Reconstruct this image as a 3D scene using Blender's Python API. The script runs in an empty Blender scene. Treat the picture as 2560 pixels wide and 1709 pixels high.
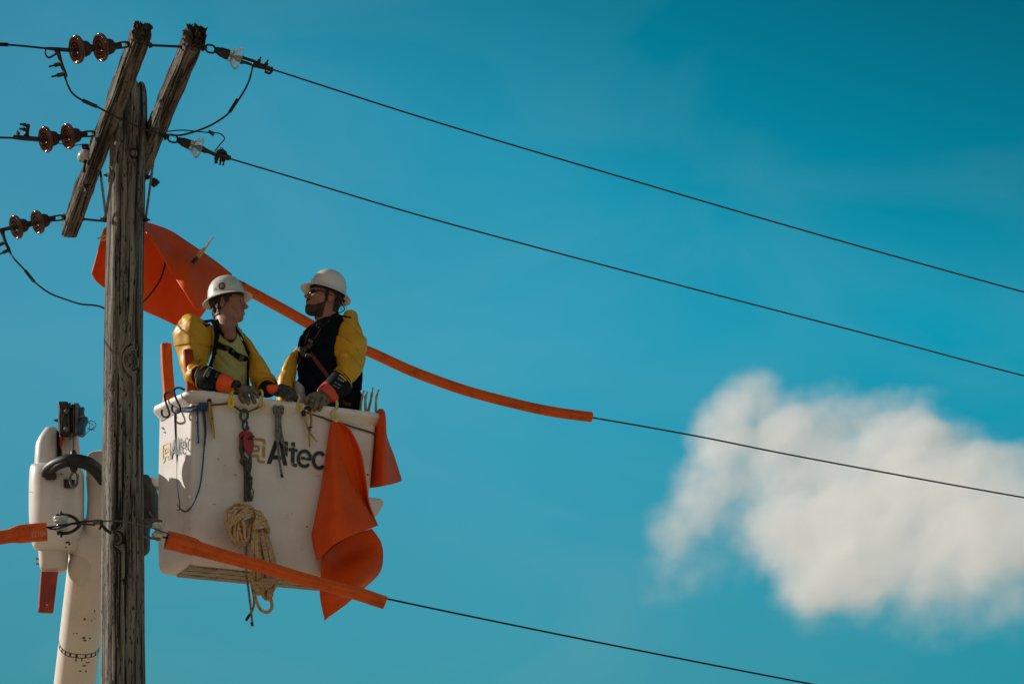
import bpy, bmesh, math, random
import numpy as np
from mathutils import Vector, Matrix, noise
from mathutils.bvhtree import BVHTree
random.seed(7); rng = np.random.default_rng(7)
R = math.radians
# ------------------------------------------------------------------ camera
F = 6540.0; PITCH = R(18.5); CAM = Vector((0, 0, 1.6))
FW = Vector((0, math.cos(PITCH), math.sin(PITCH))); UP = Vector((0, -math.sin(PITCH), math.cos(PITCH))); RT = Vector((1, 0, 0))
col = bpy.context.scene.collection
cd = bpy.data.cameras.new('camera'); cam = bpy.data.objects.new('camera', cd); col.objects.link(cam)
cam.location = CAM; cam.rotation_euler = (math.pi / 2 + PITCH, 0, 0)
cd.sensor_width = 36; cd.lens = 36 * F / 2560; cd.clip_start = .1; cd.clip_end = 30000
bpy.context.scene.camera = cam
# ------------------------------------------------------------------ world, sun, exposure
SUN_AZ, SUN_EL = R(-73), R(27)
w = bpy.data.worlds.new("World"); bpy.context.scene.world = w; w.use_nodes = True
nt = w.node_tree; N = nt.nodes; L = nt.links
sky = N.new('ShaderNodeTexSky'); sky.sky_type = 'NISHITA'; sky.sun_disc = False
sky.sun_elevation = SUN_EL; sky.sun_rotation = SUN_AZ; sky.ozone_density = 2.0; sky.dust_density = .6
tint = N.new('ShaderNodeMix'); tint.data_type = 'RGBA'; tint.blend_type = 'MULTIPLY'; tint.inputs[0].default_value = 1
L.new(sky.outputs[0], tint.inputs[6]); tint.inputs[7].default_value = (.135, 1.06, .96, 1)
flat = N.new('ShaderNodeVectorMath'); flat.operation = 'SCALE'
# unseen warm cloud added behind and beside the camera as fill light, by direction
tc = N.new('ShaderNodeTexCoord'); mp = N.new('ShaderNodeMapping'); mp.inputs['Scale'].default_value = (1, 1, 2.6)
L.new(tc.outputs['Generated'], mp.inputs[0])
nz = N.new('ShaderNodeTexNoise'); nz.inputs['Scale'].default_value = 2.2; nz.inputs['Detail'].default_value = 7
L.new(mp.outputs[0], nz.inputs['Vector'])
sp = N.new('ShaderNodeSeparateXYZ'); L.new(tc.outputs['Generated'], sp.inputs[0])
def mth(op, a, b=None, cl=False, nt=nt):
    m = nt.nodes.new('ShaderNodeMath'); m.operation = op; m.use_clamp = cl
    for i, v in enumerate((a, b)):
        if v is None: continue
        if isinstance(v, (int, float)): m.inputs[i].default_value = v
        else: nt.links.new(v, m.inputs[i])
    return m.outputs[0]
# clearer, deeper air away from the sun and higher up
t1 = mth('ADD', mth('ADD', mth('MULTIPLY', sp.outputs[0], 1.6), mth('MULTIPLY', mth('SUBTRACT', sp.outputs[2], .32), 2.0)), .2)
t2 = mth('ADD', sp.outputs[0], mth('MULTIPLY', mth('SUBTRACT', sp.outputs[2], .32), 3.0))
redk = mth('MAXIMUM', mth('MINIMUM', mth('SUBTRACT', 1.95, mth('MULTIPLY', t1, 3.9)), 1.75), .08)
gbk = mth('MAXIMUM', mth('SUBTRACT', 1.0, mth('MULTIPLY', mth('MAXIMUM', mth('SUBTRACT', t2, .18), 0.0), 1.35)), .5)
gbk = mth('MULTIPLY', gbk, mth('ADD', 1.0, mth('MULTIPLY', mth('MINIMUM', sp.outputs[0], 0.0), 1.0)))
cmbt = N.new('ShaderNodeCombineXYZ'); L.new(redk, cmbt.inputs[0]); L.new(gbk, cmbt.inputs[1]); L.new(gbk, cmbt.inputs[2])
mul2 = N.new('ShaderNodeVectorMath'); mul2.operation = 'MULTIPLY'; L.new(tint.outputs[2], mul2.inputs[0]); L.new(cmbt.outputs[0], mul2.inputs[1]); L.new(mul2.outputs[0], flat.inputs[0])
L.new(mth('MINIMUM', mth('MAXIMUM', mth('ADD', mth('MULTIPLY', sp.outputs[2], 3.0), .22), .7), 1.17), flat.inputs['Scale'])
# a breath of thin haze so the blue is never quite even
nh = N.new('ShaderNodeTexNoise'); nh.inputs['Scale'].default_value = 7.0; nh.inputs['Detail'].default_value = 4; nh.inputs['Distortion'].default_value = 1.2
mph = N.new('ShaderNodeMapping'); mph.inputs['Scale'].default_value = (1, 1, 1.9); L.new(tc.outputs['Generated'], mph.inputs[0]); L.new(mph.outputs[0], nh.inputs['Vector'])
hz_ = N.new('ShaderNodeMix'); hz_.data_type = 'RGBA'; L.new(mth('MULTIPLY', mth('MAXIMUM', mth('SUBTRACT', nh.outputs[0], .48), 0.0), .28), hz_.inputs[0]); L.new(flat.outputs[0], hz_.inputs[6]); hz_.inputs[7].default_value = (3.0, 4.6, 5.0, 1)
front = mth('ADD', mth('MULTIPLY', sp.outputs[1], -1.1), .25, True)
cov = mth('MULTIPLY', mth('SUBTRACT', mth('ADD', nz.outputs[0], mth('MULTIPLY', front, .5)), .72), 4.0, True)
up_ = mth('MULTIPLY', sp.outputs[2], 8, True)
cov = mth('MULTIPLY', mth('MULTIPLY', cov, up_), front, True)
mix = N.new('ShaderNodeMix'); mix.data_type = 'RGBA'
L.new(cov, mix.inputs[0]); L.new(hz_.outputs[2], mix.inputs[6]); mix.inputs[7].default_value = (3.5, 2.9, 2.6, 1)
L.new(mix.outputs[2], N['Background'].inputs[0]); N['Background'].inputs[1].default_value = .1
sd = bpy.data.lights.new('sun', 'SUN'); sun = bpy.data.objects.new('sun', sd); col.objects.link(sun)
sd.energy = 4.6; sd.angle = R(.5); sd.color = (1, .95, .85)
SV = Vector((math.sin(SUN_AZ) * math.cos(SUN_EL), math.cos(SUN_AZ) * math.cos(SUN_EL), math.sin(SUN_EL)))
sun.rotation_euler = SV.to_track_quat('Z', 'Y').to_euler(); sun.location = (-30, 20, 40)
sc = bpy.context.scene
sc.view_settings.view_transform = 'Standard'; sc.view_settings.look = 'None'; sc.view_settings.exposure = 0.0; sc.view_settings.gamma = 1
sc.cycles.volume_max_steps = 256; sc.cycles.volume_step_rate = .25; sc.cycles.volume_bounces = 14
sc.cycles.max_bounces = 28; sc.cycles.transparent_max_bounces = 12

# ------------------------------------------------------------------ pixel rays -> points in the place
def ray(x, y): return RT * ((x - 1280) / F) + UP * ((854.5 - y) / F) + FW
def P(x, y, Y): d = ray(x, y); return CAM + d * (Y / d.y)
def PZ(x, y, z): d = ray(x, y); return CAM + d * ((z - CAM.z) / d.z)
def PP(x, y, p0, n): d = ray(x, y); return CAM + d * ((Vector(p0) - CAM).dot(n) / d.dot(n))
def px(p): v = Vector(p) - CAM; d = v.dot(FW); return 1280 + F * v.x / d, 854.5 - F * v.dot(UP) / d
def crop(ox, oy, s): return lambda a, b: (ox + a / s, oy + b / s)
k1 = crop(0, 40, 2.8); k2 = crop(200, 500, 2.8); k3 = crop(360, 900, 2.45); k4 = crop(0, 960, 2.0929); k5 = crop(480, 660, 7.838)
k6 = crop(720, 650, 4.127); k7 = crop(420, 770, 6.031); k8 = crop(1500, 880, 2.0104)
b1 = crop(0, 60, 6.525); b2 = crop(480, 80, 9.7875); b3 = crop(0, 280, 6.525); b4 = crop(390, 300, 9.7875); b5 = crop(0, 500, 5.2267)
b6 = crop(200, 400, 6.533); b7 = crop(380, 960, 7.83); b8 = crop(660, 960, 6.525)
d1 = crop(60, 990, 6.533); d2 = crop(0, 1230, 4.8937); d3 = crop(540, 1020, 5.225); d4 = crop(540, 1240, 4.6118); d5 = crop(520, 900, 7.83)
d6 = crop(560, 1060, 7.83); d7 = crop(380, 1060, 9.8); d8 = crop(100, 1350, 4.3688); kD = crop(0, 0, .91763)
id_ = crop(0, 0, 1)
def pts(k, lst, Y=None):
    out = []
    for q in lst:
        x, y = k(q[0], q[1]); out.append(P(x, y, q[2] if len(q) > 2 else Y))
    return out
# ------------------------------------------------------------------ materials
MATS = {}
def mat(name, c, rough=.6, metal=0.0, c2=None, scale=8.0, stretch=(1, 1, 1), lo=.45, hi=.6, bump=0.0, bscale=40.0, bstretch=None,
        transl=0.0, spec=.5, c3=None, scale3=30.0, lo3=.62, hi3=.68, trans=0.0, coat=0.0, detail=6, sss=0.0):
    if name in MATS: return MATS[name]
    m = bpy.data.materials.new(name); m.use_nodes = True; t = m.node_tree; n = t.nodes; l = t.links
    b = n['Principled BSDF']; b.inputs['Roughness'].default_value = rough; b.inputs['Metallic'].default_value = metal
    b.inputs['Specular IOR Level'].default_value = spec; b.inputs['Coat Weight'].default_value = coat
    b.inputs['Base Color'].default_value = (*c, 1)
    if trans: b.inputs['Transmission Weight'].default_value = trans; b.inputs['IOR'].default_value = 1.5
    if sss: b.inputs['Subsurface Weight'].default_value = sss; b.inputs['Subsurface Radius'].default_value = (1, .35, .2); b.inputs['Subsurface Scale'].default_value = .01
    tcn = n.new('ShaderNodeTexCoord')
    def nz(sc, stz, det=detail):
        mp = n.new('ShaderNodeMapping'); mp.inputs['Scale'].default_value = stz; l.new(tcn.outputs['Object'], mp.inputs[0])
        q = n.new('ShaderNodeTexNoise'); q.inputs['Scale'].default_value = sc; q.inputs['Detail'].default_value = det; q.inputs['Roughness'].default_value = .62
        l.new(mp.outputs[0], q.inputs['Vector']); return q
    last = None
    def blend(prev, colr, sc, stz, lo, hi):
        q = nz(sc, stz); r = n.new('ShaderNodeMapRange'); r.interpolation_type = 'SMOOTHSTEP'
        r.inputs['From Min'].default_value = lo; r.inputs['From Max'].default_value = hi; l.new(q.outputs[0], r.inputs[0])
        x = n.new('ShaderNodeMix'); x.data_type = 'RGBA'; l.new(r.outputs[0], x.inputs[0])
        if isinstance(prev, tuple): x.inputs[6].default_value = (*prev, 1)
        else: l.new(prev, x.inputs[6])
        x.inputs[7].default_value = (*colr, 1); return x.outputs[2]
    cur = c
    if c2 is not None: cur = blend(cur, c2, scale, stretch, lo, hi)
    if c3 is not None: cur = blend(cur, c3, scale3, (1, 1, 1), lo3, hi3)
    if not isinstance(cur, tuple): l.new(cur, b.inputs['Base Color'])
    if bump:
        q = nz(bscale, bstretch or (1, 1, 1)); bp = n.new('ShaderNodeBump'); bp.inputs['Strength'].default_value = 1.0; bp.inputs['Distance'].default_value = bump
        l.new(q.outputs[0], bp.inputs['Height']); l.new(bp.outputs[0], b.inputs['Normal'])
    if transl:
        tr = n.new('ShaderNodeBsdfTranslucent'); mx = n.new('ShaderNodeMixShader'); mx.inputs[0].default_value = transl
        if isinstance(cur, tuple): tr.inputs[0].default_value = (*cur, 1)
        else: l.new(cur, tr.inputs[0])
        l.new(b.outputs[0], mx.inputs[1]); l.new(tr.outputs[0], mx.inputs[2]); l.new(mx.outputs[0], n['Material Output'].inputs[0])
    MATS[name] = m; return m
def wood(name, light, dark, crack, grain=22.0, rings=True):
    if name in MATS: return MATS[name]
    m = bpy.data.materials.new(name); m.use_nodes = True; t = m.node_tree; n = t.nodes; l = t.links; b = n['Principled BSDF']
    b.inputs['Roughness'].default_value = .85; b.inputs['Specular IOR Level'].default_value = .2
    uv = n.new('ShaderNodeAttribute'); uv.attribute_name = 'grain'
    def nz(scale, stz, det=6, dist=0.0):
        mp = n.new('ShaderNodeMapping'); mp.inputs['Scale'].default_value = stz; l.new(uv.outputs['Vector'], mp.inputs[0])
        q = n.new('ShaderNodeTexNoise'); q.inputs['Scale'].default_value = scale; q.inputs['Detail'].default_value = det; q.inputs['Distortion'].default_value = dist
        q.inputs['Roughness'].default_value = .6; l.new(mp.outputs[0], q.inputs['Vector']); return q.outputs[0]
    def mr(src, a, bb):
        r = n.new('ShaderNodeMapRange'); r.inputs['From Min'].default_value = a; r.inputs['From Max'].default_value = bb; l.new(src, r.inputs[0]); return r.outputs[0]
    def mx(f, a, bb):
        x = n.new('ShaderNodeMix'); x.data_type = 'RGBA'; l.new(f, x.inputs[0])
        for i, v in ((6, a), (7, bb)):
            if isinstance(v, tuple): x.inputs[i].default_value = (*v, 1)
            else: l.new(v, x.inputs[i])
        return x.outputs[2]
    g1 = nz(grain, (1, 1, .045), 7, .4)
    # growth-ring figure: a slow field cut into contour lines
    fld = nz(6.0, (1, 1, .2), 2, .3)
    ring = mth('ABSOLUTE', mth('SINE', mth('MULTIPLY', fld, 150.0, False, t), None, False, t), None, False, t)
    ringm = mr(ring, .0, .75)
    patch = nz(3.0, (1, 1, .3), 2)
    c_ = mx(mr(g1, .35, .62), dark, light)
    rr = mth('MULTIPLY', mth('SUBTRACT', 1.0, ringm, False, t), mr(patch, .42, .55), False, t)
    c_ = mx(mth('MULTIPLY', rr, .55, False, t), c_, crack)
    cr = nz(grain * 1.7, (1, 1, .022), 3, .2)
    crm = mr(cr, .555, .60)
    c_ = mx(crm, c_, crack)
    sp_ = nz(70, (1, 1, .22), 3); c_ = mx(mr(sp_, .58, .64), c_, crack)
    l.new(c_, b.inputs['Base Color'])
    h = mth('SUBTRACT', mth('ADD', g1, mth('MULTIPLY', ringm, .14, False, t), False, t), mth('MULTIPLY', crm, 1.2, False, t), False, t)
    bp = n.new('ShaderNodeBump'); bp.inputs['Distance'].default_value = .006; l.new(h, bp.inputs['Height']); l.new(bp.outputs[0], b.inputs['Normal'])
    MATS[name] = m; return m
# ------------------------------------------------------------------ objects
def tag(o, label=None, cat=None, group=None, kind=None):
    if label: o['label'] = label
    if cat: o['category'] = cat
    if group: o['group'] = group
    if kind: o['kind'] = kind
    return o
def empty(name, loc, label, cat, group=None):
    o = bpy.data.objects.new(name, None); col.objects.link(o); o.location = loc; o.empty_display_size = .1
    return tag(o, label, cat, group)
def origin_of(p):
    v = Vector((0, 0, 0))
    while p is not None: v += p.location; p = p.parent
    return v
class MB:
    def __init__(s): s.v = []; s.f = []
    def add(s, vs, fs):
        o = len(s.v); s.v += [tuple(x) for x in vs]; s.f += [tuple(i + o for i in f) for f in fs]; return s
    def box(s, c, sx, sy, sz, M=None):
        vs = [Vector((a * sx / 2, b * sy / 2, d * sz / 2)) for a in (-1, 1) for b in (-1, 1) for d in (-1, 1)]
        if M is not None: vs = [M @ x for x in vs]
        c = Vector(c); return s.add([x + c for x in vs], [(0, 1, 3, 2), (4, 6, 7, 5), (0, 4, 5, 1), (2, 3, 7, 6), (0, 2, 6, 4), (1, 5, 7, 3)])
    def obj(s, name, m, parent=None, smooth=40, label=None, cat=None, group=None, kind=None, bevel=0, solid=0, sub=0, grain=None, loc=None):
        me = bpy.data.meshes.new(name)
        if parent is not None: og = origin_of(parent); ol = Vector((0, 0, 0))
        else:
            if loc is not None: og = Vector(loc)
            else:
                a = np.array(s.v); og = Vector(((a.min(0) + a.max(0)) / 2).tolist())
            ol = og
        me.from_pydata([(x[0] - og.x, x[1] - og.y, x[2] - og.z) for x in s.v], [], s.f); me.update()
        b = bmesh.new(); b.from_mesh(me); bmesh.ops.recalc_face_normals(b, faces=b.faces[:])
        b.to_mesh(me); b.free()
        if grain is not None:
            at = me.attributes.new('grain', 'FLOAT_VECTOR', 'POINT'); at.data.foreach_set('vector', np.array(grain, dtype=np.float32).ravel())
        for mm in (m if isinstance(m, (list, tuple)) else [m]): me.materials.append(mm)
        o = bpy.data.objects.new(name, me); col.objects.link(o); o.location = ol; o.parent = parent
        if smooth:
            for p in me.polygons: p.use_smooth = True
            if smooth < 180: 
                try: me.set_sharp_from_angle(angle=R(smooth))
                except Exception: pass
        if bevel:
            q = o.modifiers.new('b', 'BEVEL'); q.width = bevel; q.segments = 2; q.limit_method = 'ANGLE'; q.angle_limit = R(40)
        if solid:
            q = o.modifiers.new('s', 'SOLIDIFY'); q.thickness = solid; q.offset = 0
        if sub:
            q = o.modifiers.new('u', 'SUBSURF'); q.levels = sub; q.render_levels = sub
        tag(o, label, cat, group, kind); return o
def cat_spline(p, per=6, closed=False):
    p = [Vector(q) for q in p]; n = len(p)
    if n < 3 and not closed:
        return [p[0].lerp(p[-1], i / per) for i in range(per + 1)]
    out = []; seg = n if closed else n - 1
    for i in range(seg):
        if closed: a, b, c, d = p[(i - 1) % n], p[i], p[(i + 1) % n], p[(i + 2) % n]
        else: a, b, c, d = p[max(i - 1, 0)], p[i], p[i + 1], p[min(i + 2, n - 1)]
        for k in range(per):
            t = k / per; out.append(.5 * (2 * b + (c - a) * t + (2 * a - 5 * b + 4 * c - d) * t * t + (3 * b - a - 3 * c + d) * t ** 3))
    if not closed: out.append(p[-1])
    return out
def lerp_list(v, n):
    v = list(v); return [float(x) for x in np.interp(np.linspace(0, len(v) - 1, n), range(len(v)), v)]
def tube(mb, p, r, n=10, per=6, cap=True, spline=True, closed=False, flat=1.0, ref=None):
    q = cat_spline(p, per, closed) if spline else [Vector(x) for x in p]
    rr = lerp_list(r, len(q)) if isinstance(r, (list, tuple)) else [r] * len(q)
    m = len(q); T = []
    for i in range(m):
        a = q[(i - 1) % m] if (closed or i) else q[0]; b = q[(i + 1) % m] if (closed or i < m - 1) else q[-1]
        d = b - a; T.append(d.normalized() if d.length > 1e-9 else (T[-1] if T else Vector((0, 0, 1))))
    u = Vector(ref) if ref is not None else Vector((0, 1, 0)); 
    if abs(u.dot(T[0])) > .95: u = Vector((1, 0, 0))
    vs = []; fs = []
    for i in range(m):
        u = (u - T[i] * u.dot(T[i])).normalized() if (u - T[i] * u.dot(T[i])).length > 1e-6 else u
        w_ = T[i].cross(u)
        for k in range(n):
            a = 2 * math.pi * k / n; vs.append(q[i] + u * (math.cos(a) * rr[i]) + w_ * (math.sin(a) * rr[i] * flat))
    for i in range(m if closed else m - 1):
        for k in range(n):
            a = i * n + k; b = i * n + (k + 1) % n; i2 = ((i + 1) % m) * n
            fs.append((a, b, i2 + (k + 1) % n, i2 + k))
    if cap and not closed: fs.append(tuple(range(n - 1, -1, -1))); fs.append(tuple((m - 1) * n + k for k in range(n)))
    return mb.add(vs, fs)
def loft(mb, secs, n=28, per=6, cap=(1, 1), ex=2.0, spline=True, fn=None, away=None):
    """secs: (A, B, depth half-size): A, B points on the two silhouettes; the ring between them is an ellipse of real depth."""
    away = Vector(away) if away is not None else Vector((0, 1, 0))
    A = [Vector(s[0]) for s in secs]; B = [Vector(s[1]) for s in secs]; D = [s[2] for s in secs]
    if spline and len(secs) > 2: A = cat_spline(A, per); B = cat_spline(B, per); Dv = cat_spline([Vector((d, 0, 0)) for d in D], per); D = [d.x for d in Dv]
    m = len(A); vs = []; fs = []
    for i in range(m):
        c = (A[i] + B[i]) / 2; h = (B[i] - A[i]) / 2
        # local axis
        t_ = ((A[min(i + 1, m - 1)] + B[min(i + 1, m - 1)]) - (A[max(i - 1, 0)] + B[max(i - 1, 0)])).normalized()
        dn = away - t_ * away.dot(t_); dn = (dn - h * (dn.dot(h) / max(h.length_squared, 1e-12))).normalized()
        for k in range(n):
            a = 2 * math.pi * k / n; ca, sa = math.cos(a), math.sin(a)
            if ex != 2.0: ca = math.copysign(abs(ca) ** (2 / ex), ca); sa = math.copysign(abs(sa) ** (2 / ex), sa)
            p_ = c + h * ca + dn * (sa * D[i])
            if fn: p_ = fn(p_, c, i / (m - 1), a)
            vs.append(p_)
    for i in range(m - 1):
        for k in range(n): fs.append((i * n + k, i * n + (k + 1) % n, (i + 1) * n + (k + 1) % n, (i + 1) * n + k))
    if cap[0]: fs.append(tuple(range(n - 1, -1, -1)))
    if cap[1]: fs.append(tuple((m - 1) * n + k for k in range(n)))
    return mb.add(vs, fs)
def secs(k, lst, Y=None):
    """rows (x1,y1,x2,y2,b[,Y1[,Y2]])"""
    out = []
    for q in lst:
        y1 = q[5] if len(q) > 5 else Y; y2 = q[6] if len(q) > 6 else y1
        out.append((P(*k(q[0], q[1]), y1), P(*k(q[2], q[3]), y2), q[4]))
    return out
def lathe(mb, base, axis, prof, n=28, flat=None):
    """prof: (distance along axis, radius)"""
    ax = Vector(axis).normalized(); u = ax.cross(Vector((0, 0, 1))); u = u.normalized() if u.length > .05 else Vector((1, 0, 0)); w_ = ax.cross(u)
    vs = []; fs = []; m = len(prof); base = Vector(base)
    for (d, r) in prof:
        for k in range(n): a = 2 * math.pi * k / n; vs.append(base + ax * d + u * (r * math.cos(a)) + w_ * (r * math.sin(a)))
    for i in range(m - 1):
        for k in range(n): fs.append((i * n + k, i * n + (k + 1) % n, (i + 1) * n + (k + 1) % n, (i + 1) * n + k))
    if prof[0][1] > 1e-5: fs.append(tuple(range(n)))
    if prof[-1][1] > 1e-5: fs.append(tuple((m - 1) * n + k for k in range(n)))
    return mb.add(vs, fs)
def prism(mb, poly, off):
    """a flat outline given real thickness: poly points, off = thickness vector"""
    off = Vector(off); n = len(poly); vs = [Vector(p) for p in poly] + [Vector(p) + off for p in poly]
    return mb.add(vs, [tuple(range(n)), tuple(range(2 * n - 1, n - 1, -1))] + [(i, (i + 1) % n, n + (i + 1) % n, n + i) for i in range(n)])
def patch(mb, rows, per=8):
    """smooth sheet through a grid of control points"""
    g = [cat_spline(r, per) for r in rows]; m = len(g[0]); colm = [cat_spline([g[i][j] for i in range(len(g))], per) for j in range(m)]
    a = len(colm[0]); vs = [colm[j][i] for j in range(m) for i in range(a)]
    fs = [(j * a + i, j * a + i + 1, (j + 1) * a + i + 1, (j + 1) * a + i) for j in range(m - 1) for i in range(a - 1)]
    return mb.add(vs, fs)
def bolt(mb, p, axis, r=.012, h=.012, stud=.02, sr=.006):
    lathe(mb, p, axis, [(0, r), (h, r), (h, sr), (h + stud, sr)], 6)
# ---- implicit surfaces (for bodies, heads, gloves)
def surface_nets(fn, lo, hi, h):
    ax = [np.arange(lo[i], hi[i] + h, h, dtype=np.float32) for i in range(3)]
    X, Yg, Z = np.meshgrid(*ax, indexing='ij'); V = fn(X, Yg, Z).astype(np.float32); S = V < 0
    nx, ny, nz_ = V.shape
    cnt = np.zeros((nx - 1, ny - 1, nz_ - 1), np.float32); acc = np.zeros((nx - 1, ny - 1, nz_ - 1, 3), np.float32)
    cs = [(a, b, c) for a in (0, 1) for b in (0, 1) for c in (0, 1)]
    for a in cs:
        for d in range(3):
            if a[d] == 1: continue
            b = list(a); b[d] = 1
            va = V[a[0]:nx - 1 + a[0], a[1]:ny - 1 + a[1], a[2]:nz_ - 1 + a[2]]; vb = V[b[0]:nx - 1 + b[0], b[1]:ny - 1 + b[1], b[2]:nz_ - 1 + b[2]]
            cr = (va < 0) != (vb < 0); t = np.where(cr, va / np.where(cr, va - vb, 1), 0)
            cnt += cr
            for e in range(3):
                acc[..., e] += np.where(cr, a[e] + (t if e == d else 0), 0)
    m = cnt > 0; idx = -np.ones(m.shape, np.int64); idx[m] = np.arange(m.sum())
    ijk = np.argwhere(m); pos = (ijk + acc[m] / cnt[m][:, None]) * h + np.array(lo)
    faces = []
    for d in range(3):
        o1, o2 = [(1, 2), (2, 0), (0, 1)][d]
        sa = [slice(None)] * 3; sb = [slice(None)] * 3; sa[d] = slice(0, -1); sb[d] = slice(1, None)
        ch = S[tuple(sa)] != S[tuple(sb)]; e = np.argwhere(ch)
        ok = (e[:, o1] > 0) & (e[:, o2] > 0) & (e[:, o1] < V.shape[o1] - 1) & (e[:, o2] < V.shape[o2] - 1); e = e[ok]
        flip = S[tuple(sa)][tuple(e.T)]
        q = []
        for (a, b) in ((0, 0), (1, 0), (1, 1), (0, 1)):
            g = e.copy(); g[:, o1] -= a; g[:, o2] -= b; q.append(idx[tuple(g.T)])
        q = np.stack(q, 1); q[flip] = q[flip][:, ::-1]; faces.append(q)
    return pos, np.concatenate(faces)
def smin(a, b, k):
    if k <= 0: return np.minimum(a, b)
    h = np.clip(.5 + .5 * (b - a) / k, 0, 1); return b * (1 - h) + a * h - k * h * (1 - h)
def ell(X, Y, Z, c, r):
    x, y, z = (X - c[0]), (Y - c[1]), (Z - c[2])
    k0 = np.sqrt((x / r[0]) ** 2 + (y / r[1]) ** 2 + (z / r[2]) ** 2); k1 = np.sqrt((x / r[0] ** 2) ** 2 + (y / r[1] ** 2) ** 2 + (z / r[2] ** 2) ** 2)
    return k0 * (k0 - 1) / np.maximum(k1, 1e-6)
def cap_(X, Y, Z, a, b, ra, rb=None):
    rb = ra if rb is None else rb; ab = [b[i] - a[i] for i in range(3)]; L2 = sum(q * q for q in ab) or 1e-9
    t = np.clip(((X - a[0]) * ab[0] + (Y - a[1]) * ab[1] + (Z - a[2]) * ab[2]) / L2, 0, 1)
    return np.sqrt((X - a[0] - ab[0] * t) ** 2 + (Y - a[1] - ab[1] * t) ** 2 + (Z - a[2] - ab[2] * t) ** 2) - (ra + (rb - ra) * t)
def net_obj(name, fn, lo, hi, h, m, parent, M=None, **kw):
    pos, fc = surface_nets(fn, lo, hi, h)
    if M is not None:
        A = np.array(M.to_3x3()); pos = pos @ A.T + np.array(M.translation)
    mb = MB(); mb.v = [tuple(p) for p in pos.tolist()]; mb.f = [tuple(f) for f in fc.tolist()]
    return mb.obj(name, m, parent, smooth=180, **kw), mb
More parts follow.
